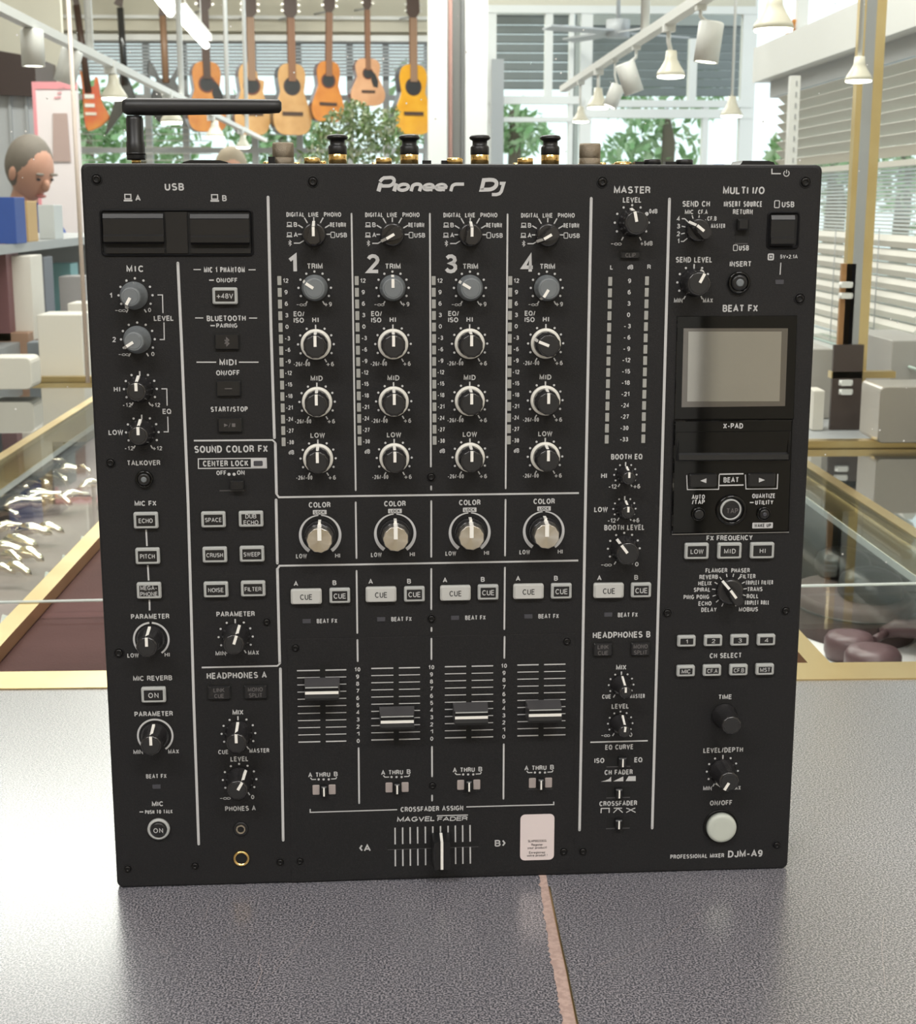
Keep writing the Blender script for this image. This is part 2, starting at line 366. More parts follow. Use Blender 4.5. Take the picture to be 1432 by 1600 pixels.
def knob(px, py, kind, ang=0, pos=None):
    """kind: trim mic eq color small long level time ; ang clockwise degrees from the top"""
    u, v = pos if pos else pp(px, py)
    spec = {  # base r, skirt r, top r, height, flutes, depth, materials
     'trim': (.0072, .0072, .0056, .0105, 0, 0, 'grey', 'grey'),
     'mic': (.0076, .0076, .0050, .0135, 22, .02, 'grey', 'grey'),
     'eq': (.0084, .0070, .0062, .0150, 12, .045, 'smoke', 'knobtop'),
     'micb': (.0074, .0074, .0050, .0135, 22, .015, 'smoke', 'knobtop'),
     'long': (.0080, .0078, .0058, .0170, 11, .05, 'smoke', 'knobtop'),
     'level': (.0078, .0076, .0064, .0135, 13, .035, 'smoke', 'knobtop'),
     'booth': (.0051, .0050, .0036, .0120, 20, .015, 'smoke', 'knobtop'),
     'phones': (.0062, .0060, .0034, .0150, 18, .02, 'smoke', 'knobtop'),
     'time': (.0077, .0075, .0055, .0180, 11, .05, 'smoke', 'knobtop'),
     'color': (.0092, .0088, .0074, .0150, 11, .05, 'smoke', 'chrome'),
    }[kind]
    br, sr, tr, H, fl, fd, ms, mt = spec
    def mod(r, h, a):
        if not fl or h < .0022: return r
        return r*(1-fd*(.5+.5*math.cos(fl*a))**.7)
    def body(mb):
        e = .0007
        if kind == 'color':
            mb.lathe([(sr, 0), (sr, .002), (sr*.98, .0085), (tr*1.02, .0092)], 44, 0, mod=mod)
        elif kind == 'eq':
            mb.lathe([(sr, .0016), (sr*.99, .003), (tr+.0003, H-e), (tr-.0004, H)], 48, 0, mod=mod)
            mb.lathe([(tr-.0007, H), (tr-.0009, H+.0002)], 48, 1, mod=mod)
        else:
            mb.lathe([(br, 0), (br, .0016), (sr-.0006, .0026), (tr+.0005, H-.0022), (tr+.0004, H-e), (tr-.0004, H)], 44, 0, mod=mod)
            mb.lathe([(tr-.0009, H), (tr-.0011, H+.0002)], 44, 1, mod=mod)
    k = shared('knob'+kind, 'knob', [M[ms], M[mt]], body, MIX, (u, 0, v), math.radians(ang))
    if kind == 'eq':
        shared('skirt', 'skirt', [M['ring']], lambda mb: mb.lathe([(.0085, 0), (.0085, .0012), (.0078, .0018), (.0070, .0019)], 40), k, (0, 0, 0))
        if ang == 0: k['label'] = 'black fluted tone knob on a pale round skirt, pointer straight up'
    elif kind == 'color':
        shared('cap', 'metal_cap', [M['chrome'], M['spun']], lambda mb: (mb.lathe([(tr*1.02, .0088), (tr, H-.0018), (tr*.985, H-.0004), (tr*.95, H)], 44, 0, mod=mod), mb.lathe([(tr*.94, H), (tr*.93, H+.0001)], 44, 1, mod=mod)), k, (0, 0, 0))
    elif kind in ('trim', 'mic'): k['label'] = 'light grey knob with a white pointer'
    if kind == 'time': return k
    hw = .0008 if kind not in ('booth', 'phones') else .0006
    if kind == 'color': hw = .0011
    def ptr(mb):
        z0, z1 = tr*(.0 if kind in ('eq', 'color') else .1), tr-.0004
        mb.span((-hw, -H-.00055, z0), (hw, -H+.0003, z1+.0002))
        if kind not in ('trim',):
            for (a, ha, b, hb) in ((tr-.0003, H, sr if kind != 'color' else tr*1.02, .0035 if kind != 'color' else .0088),):
                P = [(-hw, -ha-.0004, a), (hw, -ha-.0004, a), (hw, -hb, b+.0005), (-hw, -hb, b+.0005), (-hw, -ha+.001, a-.0012), (hw, -ha+.001, a-.0012), (hw, -hb, b-.001), (-hw, -hb, b-.001)]
                mb.add(P, [(0, 1, 2, 3), (4, 7, 6, 5), (0, 4, 5, 1), (3, 2, 6, 7), (0, 3, 7, 4), (1, 5, 6, 2)])
            if kind == 'color': mb.span((-.0008, -.0089, tr*1.0), (.0008, -.002, sr+.0004))
        else:
            mb.add([(-hw, -H-.0003, z1), (hw, -H-.0003, z1), (hw, -.003, sr+.0001), (-hw, -.003, sr+.0001)], [(0, 1, 2, 3)])
    shared('ptr'+kind, 'pointer_line', [M['white']], ptr, k, (0, 0, 0))
    return k

def selector(px, py, ang, R=.0066, L=.0068, H=.013, wid=.0034):
    u, v = pp(px, py)
    def body(mb):
        mb.lathe([(R, 0), (R, .002), (R*.93, .0032), (R*.8, .0036)], 36)
        # wedge-shaped grip: broad at the back, narrow at the pointer
        poly = [(-wid*1.15, -R*.62), (-wid*.6, -R*.86), (wid*.6, -R*.86), (wid*1.15, -R*.62), (wid, .1*R), (wid*.5, L), (-wid*.5, L), (-wid, .1*R)]
        top = [(-wid*.95, -R*.55), (-wid*.5, -R*.75), (wid*.5, -R*.75), (wid*.95, -R*.55), (wid*.8, .1*R), (wid*.35, L*.62), (-wid*.35, L*.62), (-wid*.8, .1*R)]
        n = 8; vs = [(x, -.002, y) for x, y in poly]+[(x, -H, y) for x, y in top]
        mb.add(vs, [(i, (i+1) % n, n+(i+1) % n, n+i) for i in range(n)]+[tuple(range(n, 2*n))])
    k = shared('sel%.4f' % R, 'selector_knob', [M['smoke']], body, MIX, (u, 0, v), math.radians(ang))
    def ptr(mb):
        hw = .00075
        mb.span((-hw, -H-.0004, -R*.12), (hw, -H+.0003, L*.60))
        P = [(-hw, -H-.0003, L*.60), (hw, -H-.0003, L*.60), (hw, -.0022, L+.0004), (-hw, -.0022, L+.0004), (-hw, -H+.001, L*.5), (hw, -H+.001, L*.5), (hw, -.0018, L-.001), (-hw, -.0018, L-.001)]
        mb.add(P, [(0, 1, 2, 3), (4, 7, 6, 5), (0, 4, 5, 1), (3, 2, 6, 7), (0, 3, 7, 4), (1, 5, 6, 2)])
    shared('selp%.4f' % R, 'pointer_line', [M['white']], ptr, k, (0, 0, 0))
    return k

def label_mesh(parent, lines, h, wd, w, mt, dv=0):
    mb = MB(); n = len(lines); ph = h*1.42
    for i, (s, f) in enumerate(zip(lines, wd)):
        text(mb, s, 0, ((n-1)/2-i)*ph+dv, h, f, w, .15)
    return mb.build('lettering', M[mt], parent, flat=True)

def button(px, py, wpx, hpx, lines, hs, ws, kind='frame', name='button'):
    """px,py centre seen on the photo, at the front of the button"""
    H = .0026 if kind != 'dark' else .0018
    u, v = pp(px, py, H*.6); w, h = mm(px, py, wpx), mm(px, py, hpx)
    rec = shared('rec%.4f%.4f' % (round(w, 4), round(h, 4)), 'button_well', [M['recess']], lambda mb: mb.slab(rrect(0, 0, w+.0012, h+.0012, .0012), 0, .00015), MIX, (u, 0, v))
    if kind == 'frame':
        b = shared('bf%.4f%.4f' % (round(w, 4), round(h, 4)), name, [M['rubber']], lambda mb: mb.slab(rrect(0, 0, w-.0003, h-.0003, .0010), 0, H, .0007), MIX, (u, 0, v))
        b['label'] = 'translucent grey rubber button with a black label field'
        shared('bl%.4f%.4f' % (round(w, 4), round(h, 4)), 'label_field', [M['btn']], lambda mb: mb.slab(rrect(0, 0, w-.0034, h-.0034, .0003), H-.0002, H+.0001), b, (0, 0, 0))
        label_mesh(b, lines, mm(px, py, hs), [mm(px, py, q) for q in ws], H+.00016, 'print')
    elif kind == 'cue':
        b = shared('bc', name, [M['cue']], lambda mb: mb.slab(rrect(0, 0, w-.0003, h-.0003, .0012), 0, H+.0004, .0009), MIX, (u, 0, v))
        b['label'] = 'wide pale grey button with dark lettering'
        label_mesh(b, lines, mm(px, py, hs), [mm(px, py, q) for q in ws], H+.00046, 'printdark')
    else:
        b = shared('bd%.4f%.4f' % (round(w, 4), round(h, 4)), name, [M['btn']], lambda mb: mb.slab(rrect(0, 0, w-.0010, h-.0012, .0006), 0, H, .0006), MIX, (u, 0, v))
        b['label'] = 'unlit black button'
        if lines: label_mesh(b, lines, mm(px, py, hs), [mm(px, py, q) for q in ws], H+.00006, 'printdim')
    return b

def led(px, py, w=13, h=7):
    u, v = pp(px, py); a, b = mm(px, py, w), mm(px, py, h)
    shared('led%.4f' % round(a, 4), 'status_led', [M['leddim']], lambda mb: mb.slab(rrect(0, 0, a, b, .0003), 0, .0004, .0002), MIX, (u, 0, v))

def laptop(u, v, s, mb=None):
    mb = mb or PR
    mb.ribbon([(u-s*.36, v-s*.12), (u-s*.36, v+s*.40), (u+s*.36, v+s*.40), (u+s*.36, v-s*.12)], s*.13, .0001, True)
    mb.ribbon([(u-s*.52, v-s*.33), (u+s*.52, v-s*.33)], s*.2, .0001)
def bt(u, v, h, mb=None, w=.0001, t=.12):
    mb = mb or PR; a = h*.26
    mb.ribbon([(u-a, v-h*.25), (u+a, v+h*.22), (u, v+h*.5), (u, v-h*.5), (u+a, v-h*.22), (u-a, v+h*.25)], h*t, w)
def phone(u, v, h, mb=None):
    (mb or PR).ribbon(rrect(u, v, h*.72, h, h*.12, 2), h*.13, .0001, True)

# ---------------------------------------------------------------- screws
for x, y, rp in [(151, 280, 9), (489, 284, 9), (941.5, 284.5, 9), (1259, 284.5, 9), (1250, 466.5, 9), (173, 723, 8), (186, 1020, 8.5), (417, 971.5, 6.5), (462, 1012, 7),
                 (200, 1357, 6.5), (305, 1352.5, 6.5), (438, 1346.5, 6.5), (469, 1345, 6.5), (881, 1330, 7), (911, 1330, 6.5), (886, 1002, 7), (674, 745, 7.5), (674.5, 966.5, 7),
                 (676, 1227, 6.5), (1043, 957.5, 7.5), (1228, 954, 7), (1214, 1320, 6.5)]:
    u, v = pp(x, y); r = mm(x, y, rp)
    def sc(mb, r=r):
        mb.lathe([(r, 0), (r*1.0, .0004), (r*.88, .0005), (r*.84, .00012)], 24, 1)
        mb.lathe([(r*.78, .0001), (r*.78, .0007), (r*.62, .0013), (r*.36, .0015), (r*.34, .0009)], 24, 0)
        mb.disc(0, 0, r*.34, .00095, 6, 2)
    o = shared('screw%.5f' % r, 'screw', [M['screw'], M['face'], M['recess']], sc, MIX, (u, 0, v), random.Random(int(x)).random())

# ---------------------------------------------------------------- section lines
bar([(278, 411), (284, 540), (294, 786), (303, 1100), (310.6, 1319)], 4.4)
bar([(419, 308), (423.6, 510), (429, 684)], 4.4)
line([(303, 688.5), (426, 687.5), (430.3, 691.5)], 2.6)
bar([(430.4, 693), (432.2, 771)], 4.2)
line([(432.3, 772), (436, 777), (560, 775), (905, 770.4)], 3)
bar([(431.6, 781), (433.6, 880)], 4.2)
line([(433.8, 889), (437, 884), (560, 882), (904, 875.8)], 3)
bar([(433.6, 889), (435.4, 960), (437.3, 1036)], 4.2)
line([(437.5, 1037), (433.5, 1040.5), (315.4, 1043)], 2.6)
bar([(438.3, 1045), (442.7, 1313)], 4.2)
for seg in ([(549.5, 334), (553, 560), (556.1, 766)], [(556, 785), (557.3, 872)], [(557.4, 892), (558.6, 989)], [(558.7, 1000), (559.2, 1033)], [(560.6, 1169), (561.5, 1255)],
            [(672, 334), (673, 560), (673.6, 729)], [(674, 760), (674, 765)], [(674.2, 783), (674.2, 870)], [(674.2, 889), (674.2, 952)], [(674.5, 981), (674.5, 986)], [(674.4, 998), (674.4, 1030)],
            [(675.3, 1167), (675.5, 1213)], [(675.5, 1243), (675.5, 1251)],
            [(793.5, 335), (791.8, 560), (790.5, 763)], [(790.3, 781), (789.5, 868)], [(789.3, 887), (788.4, 983)], [(788.8, 995), (788.4, 1028)], [(787.5, 1163), (787, 1248)]):
    bar(seg, 2.7, .0005 if seg[0][1] > 994 else .0002)
bar([(924.3, 310), (915, 800), (906, 1297)], 4.4)
bar([(1046.6, 311), (1033, 800), (1019.6, 1294)], 4.4)

# ---------------------------------------------------------------- first column: USB and microphone
tx('USB', 272.5, 292, 11, 30); u, v = pp(200, 309); laptop(u, v, mm(200, 309, 13)); tx('A', 215.6, 309.3, 9, 8.5)
u, v = pp(335.6, 309.5); laptop(u, v, mm(335, 309, 13)); tx('B', 350.8, 309.7, 9, 7)
def bay(cs, doors, hh=.0016):
    """recessed socket bay: a raised rim round a dark well, and flap doors"""
    q = [pp(*c) for c in cs]
    m_ = MB(); xs = [p[0] for p in q]; zs = [p[1] for p in q]; cx, cz = (min(xs)+max(xs))/2, (min(zs)+max(zs))/2; w, h = max(xs)-min(xs), max(zs)-min(zs)
    rim = bpy_rim(cx, cz, w, h); b = rim.build('port_bay', [M['black'], M['recess']], MIX)
    for (x0, y0, x1, y1) in doors:
        a0 = pp(x0, y0, .001); a1 = pp(x1, y1, .001); W_, H_ = abs(a1[0]-a0[0]), abs(a1[1]-a0[1]); c = ((a0[0]+a1[0])/2, (a0[1]+a1[1])/2)
        d = MB(); y = [H_/2, H_/2-.0022, -H_/2+.0045, -H_/2]; hs = [.0004, .0024, .0024, .0030]
        prof = [(-.0, H_/2), (.0014, H_/2-.0003), (.0022, H_/2-.0026), (.0018, H_/2-.0032), (.0018, -H_/2+.0052), (.0030, -H_/2+.0040), (.0030, -H_/2+.0012), (.0010, -H_/2), (0, -H_/2)]
        n = len(prof); vs = [(-W_/2, -p[0], p[1]) for p in prof]+[(W_/2, -p[0], p[1]) for p in prof]
        d.add(vs, [(i, i+1, n+i+1, n+i) for i in range(n-1)]+[tuple(range(n)), tuple(range(n, 2*n))])
        d.build('port_flap', M['capgrey'] if False else M['black'], MIX, (c[0], -.0002, c[1]))
def bpy_rim(cx, cz, w, h, t=.0016, H=.0012):
    m_ = MB(); O = rrect(cx, cz, w, h, .0022, 5); I = rrect(cx, cz, w-2*t, h-2*t, .0014, 5); Mi = rrect(cx, cz, w-t, h-t, .0018, 5); n = len(O)
    vs = [(x, 0, z) for x, z in O]+[(x, -H, z) for x, z in Mi]+[(x, -.00015, z) for x, z in I]
    m_.add(vs, [(i, (i+1) % n, n+(i+1) % n, n+i) for i in range(n)]+[(n+i, n+(i+1) % n, 2*n+(i+1) % n, 2*n+i) for i in range(n)])
    m_.add([(x, -.00016, z) for x, z in I], [tuple(range(n))], 1); return m_
bay([(156.5, 326.5), (393, 327.5), (397.5, 400.5), (158.5, 400.5)], [(160.5, 333, 257, 381), (297, 333.5, 390.5, 382)])
for (x0, x1) in ((166, 257.5), (299, 392)):
    a0 = pp(x0, 388.5, .001); a1 = pp(x1, 396, .001); m_ = MB(); m_.span((a0[0], -.0012, a1[1]), (a1[0], 0, a0[1])); m_.build('lower_lip', M['black'], MIX)
a0 = pp(258.5, 331); a1 = pp(294.5, 396); m_ = MB(); m_.span((a0[0], -.0011, a1[1]), (a1[0], 0, a0[1])); m_.build('bay_divider', M['black'], MIX)

tx('MIC', 211.2, 420, 10, 27)
for (x, y, a, n, dx, kd) in ((209.8, 461.7, -150, '1', 2.2, 'mic'), (215, 530.5, -122, '2', .6, 'mic')):
    knob(x, y, kd, a); u, v = pp(x+dx, y-.3); dots(u, v, .0092)
    tx(n, x-36.5, y, 8, 4 if n == '1' else 5.5)
    tx('-∞', x-21.5, y+22.7, 6.5, 17); tx('0', x+24, y+22.6, 6.5, 5)
line([(246.3, 460.8), (254, 460.8), (254.7, 489.2)]); line([(256.3, 503.7), (256.8, 530.5), (249.6, 530.5)]); tx('LEVEL', 255.9, 497.2, 8, 31)
for (x, y, n, nx, ny) in ((218.7, 607.8, 'HI', 182.9, 608.2), (221.8, 675.4, 'LOW', 181.1, 675.6)):
    knob(x, y, 'micb', 0); u, v = pp(x+.8, y); dots(u, v, .0090, top='tick'); tx(n, nx, ny, 8, 10 if n == 'HI' else 23)
    tx('-12', x-20.2, y+25, 6.5, 14); tx('+12', x+24.2, y+25, 6.5, 15)
line([(252.4, 607.5), (260.7, 607.5), (261.3, 634)]); line([(262.2, 651), (262.9, 674.7), (255.8, 674.7)]); tx('EQ', 260.9, 642.8, 8, 13.5)
tx('TALKOVER', 224.5, 723.2, 8, 52)
def round_button(px, py, r, dot=None, dotm='grey', ring=None, lbl=None, capm='btn', nm='round_button'):
    u, v = pp(px, py, .001); R = mm(px, py, r)
    b = shared('rb%.4f%s%s' % (round(R, 4), ring, capm), nm, [M['black'], M[ring or 'piano'], M[capm]],
        lambda mb: (mb.lathe([(R, 0), (R, .0016), (R*.9, .0022), (R*.78, .0022), (R*.76, .0010)], 36, 1), mb.lathe([(R*.72, .0006), (R*.72, .0022), (R*.62, .0030), (R*.5, .0031)], 36, 2)), MIX, (u, 0, v))
    if dot:
        q = mm(px, py, dot); shared('rbd%.4f%s' % (round(q, 4), dotm), 'centre_light', [M[dotm]], lambda mb: mb.lathe([(q, .0030), (q, .0034), (q*.7, .0036)], 20), b, (0, 0, 0))
    if lbl: label_mesh(b, [lbl[0]], mm(px, py, lbl[1]), [mm(px, py, lbl[2])], .0032, lbl[3])
    return b
round_button(225.6, 748.5, 14, 4.6, 'grey')
tx('MIC FX', 227.4, 786.5, 8, 34)
button(228.2, 813, 39, 27, ['ECHO'], 7.5, [22]); button(230.9, 868.7, 39, 27, ['PITCH'], 7.5, [23]); button(233.1, 922.6, 39, 27, ['MEGA-', 'PHONE'], 7, [26, 27])
line([(228.4, 827.4), (229.8, 853.7)], 2.6); line([(231, 883), (232.5, 908.5)], 2.6); line([(233.6, 937), (234, 953.9)], 2.6)
tx('PARAMETER', 234.7, 963.2, 8, 60)
def arcring(u, v, r, a0, a1, w0, w1=None, n=26):
    w1 = w1 or w0
    pts = [(u+r*math.sin(math.radians(a0+(a1-a0)*k/n)), v+r*math.cos(math.radians(a0+(a1-a0)*k/n))) for k in range(n+1)]
    PR.ribbon(pts, [w0+(w1-w0)*k/n for k in range(n+1)], .0001)
knob(236, 998, 'long', 0); u, v = pp(236.5, 999); arcring(u, v, .0099, -4, -150, .0011); arcring(u, v, .0099, 4, 146, .0011)
tx('LOW', 208, 1024, 7, 18); tx('HI', 261.3, 1022.9, 7, 8)
tx('MIC REVERB', 238.6, 1059.6, 8, 61); button(240.2, 1085.5, 39, 26, ['ON'], 8.5, [16])
tx('PARAMETER', 240.2, 1115.4, 8, 60); knob(242.5, 1149.5, 'long', 0); u, v = pp(242.7, 1149.6); arcring(u, v, .0100, -140, 146, .0011, n=40)
tx('MIN', 216, 1175, 7, 15); tx('MAX', 271.3, 1174.3, 7, 17)
tx('BEAT FX', 244.3, 1212.8, 7, 32); led(244.9, 1229)
tx('MIC', 246.5, 1256, 8, 18); tx('PUSH TO TALK', 248.3, 1268.4, 6.3, 43); line([(218, 1268.6), (224, 1268.6)], 1.8)
round_button(248.1, 1295.4, 17.5, ring='rubber', lbl=('ON', 8, 15, 'print'))

# ---------------------------------------------------------------- second column
tx('MIC 1 PHANTOM', 350.8, 421.5, 8.5, 64); line([(302.5, 421.2), (314, 421.2)]); line([(388.5, 421.5), (399.6, 421.5)])
tx('ON/OFF', 354.6, 437.8, 7, 33); line([(327, 437.8), (334.2, 437.8)], 2)
button(351.8, 462.3, 40, 27, ['+48V'], 8, [26])
tx('BLUETOOTH', 353.7, 497.4, 8.5, 61); line([(305, 496.8), (317.8, 496.8)]); line([(389.3, 497), (402, 497)])
tx('PAIRING', 354.6, 508.8, 6.8, 33); line([(329, 508.8), (336, 508.8)], 2)
b = button(354.6, 533.9, 41, 28, [], 0, [], 'dark'); m_ = MB(); bt(0, 0, mm(354, 533, 12), m_, .0019, .16); m_.build('lettering', M['printdim'], b, flat=True)
tx('MIDI', 356.3, 566.1, 9.5, 26.5); line([(307.2, 565.9), (338, 565.9)], 1.9); line([(373.5, 565.9), (404.2, 565.9)], 1.9)
tx('ON/OFF', 356.3, 582.5, 8, 37)
b = button(357.2, 607, 41, 28, [], 0, [], 'dark'); m_ = MB(); m_.ribbon([(-.002, 0), (.002, 0)], .0005, .0019); m_.build('lettering', M['printdim'], b, flat=True)
tx('START/STOP', 358.3, 639.4, 8, 58)
b = button(359.4, 664, 41, 26, [], 0, [], 'dark'); m_ = MB(); m_.poly([(-.0032, -.001), (-.0010, 0), (-.0032, .001)], .0019); m_.ribbon([(-.0006, -.0012), (.0004, .0012)], .0003, .0019); m_.poly([(.0012, -.001), (.0031, -.001), (.0031, .001), (.0012, .001)], .0019); m_.build('lettering', M['printdim'], b, flat=True)
tx('SOUND COLOR FX', 361.2, 701.6, 11, 115)
line([(310, 717), (416, 716), (416.6, 731), (310.2, 732)], 1.7, closed=True); tx('CENTER LOCK', 352.7, 724, 9, 71)
q = [pp(*c) for c in ((392, 717), (416, 716.3), (416.4, 731), (392.3, 731.5))]; PR.poly([q[3], q[2], q[1], q[0]], .0001)
u, v = pp(403.6, 723.8); shared('lockled', 'status_led', [M['leddim']], lambda mb: mb.slab(rrect(0, 0, .0050, .0028, .0005), 0, .0006, .0002), MIX, (u, 0, v))
tx('OFF', 346, 738.9, 7, 15.5); tx('ON', 376.4, 738.4, 7, 12); 
for x in (358, 366): u, v = pp(x, 741); PR.disc(u, v, .0009, .0001)
def slider(px, py, wpx, hpx, kx, kw, vertical=False, white=True, blocks=False, line_end=True):
    """slide switch: slot, grip, bright mark"""
    u, v = pp(px, py); w, h = mm(px, py, wpx), mm(px, py, hpx)
    s_ = MB(); s_.slab(rrect(0, 0, w, h, .0008), 0, .00015); s_.ribbon([(-w/2, -h/2-.0004), (w/2, -h/2-.0004)], .0007, .0003, mi=1)
    s = s_.build('slide_switch', [M['recess'], M['capgrey']], MIX, (u, 0, v))
    g = MB(); kw_ = mm(px, py, kw); dx = mm(px, py, kx)
    if vertical: g.slab(rrect(0, dx, w*.86, kw_, .0005), .0001, .0042, .0009)
    else: g.slab(rrect(dx, 0, kw_, h*.9, .0004), .0001, .0040, .0007)
    gg = g.build('grip', M['black'], s)
    if white:
        m2 = MB(); m2.span((dx-.00045, -.0043, -h*.38), (dx+.00045, -.0039, h*.38)); m2.build('white_mark', M['white'], s)
    if blocks:
        m2 = MB()
        for q in (-1, 1): m2.slab(rrect(q*w*.33, 0, w*.29, h*.86, .0006), 0, .0006, .0002)
        m2.build('side_window', M['bwin'], s)
    return s
M['bwin'] = mat('grey-pink window', (.36, .31, .295), .5)
slider(362, 757, 38, 17, 9, 21, white=False)
for (x, y, l, ws) in ((333.7, 811.7, ['SPACE'], [26]), (392.5, 810.8, ['DUB', 'ECHO'], [17, 23]), (335.9, 866.7, ['CRUSH'], [26]), (394, 865.4, ['SWEEP'], [26]), (337.7, 921.2, ['NOISE'], [24]), (395.8, 919.7, ['FILTER'], [26])):
    button(x, y, 39, 26, l, 7, ws)
tx('PARAMETER', 368.3, 959.4, 8, 60); knob(369, 994.5, 'long', 18); u, v = pp(368.5, 995); dots(u, v, .0098, top='tick')
tx('MIN', 344.9, 1020.9, 7, 16); tx('MAX', 396.3, 1019.8, 7, 17)
tx('HEADPHONES A', 370.1, 1055.3, 10, 94)
button(342.6, 1082.3, 38, 25, ['LINK', 'CUE'], 6.8, [17, 15], 'dark'); button(399.5, 1081.2, 38, 25, ['MONO', 'SPLIT'], 6.8, [23, 21], 'dark')
tx('MIX', 372, 1113, 8, 17); knob(373.2, 1146, 'long', 0); u, v = pp(372.8, 1146); dots(u, v, .0098, top='tick'); tx('CUE', 349, 1175, 7, 16); tx('MASTER', 405.4, 1172.8, 7, 31)
tx('LEVEL', 374.3, 1185.8, 8, 28); knob(374.8, 1218, 'long', 30); u, v = pp(374.6, 1218); dots(u, v, .0098); tx('-∞', 352, 1246.6, 6.8, 17); tx('0', 395, 1245.4, 6.8, 5)
tx('PHONES A', 375.9, 1263.2, 8, 48)
u, v = pp(376.6, 1294.7)
shared('jack35', 'headphone_socket', [M['black'], M['nickel'], M['recess']], lambda mb: (mb.lathe([(.0044, 0), (.0044, .0006), (.0040, .0010), (.0030, .0010)], 28, 0), mb.lathe([(.0029, .0010), (.0027, .0018), (.0020, .0018), (.0019, .0008)], 28, 1), mb.disc(0, 0, .0019, .0012, 16, 2)), MIX, (u, 0, v))['label'] = 'small silver headphone socket'
u, v = pp(377.5, 1340.9)
shared('jack63', 'headphone_socket', [M['gold'], M['recess']], lambda mb: (mb.lathe([(.0049, 0), (.0049, .0008), (.0043, .0013), (.0036, .0012), (.0034, .0002)], 32, 0), mb.disc(0, 0, .0035, .0006, 24, 1)), MIX, (u, 0, v))['label'] = 'large socket with a gold ring'

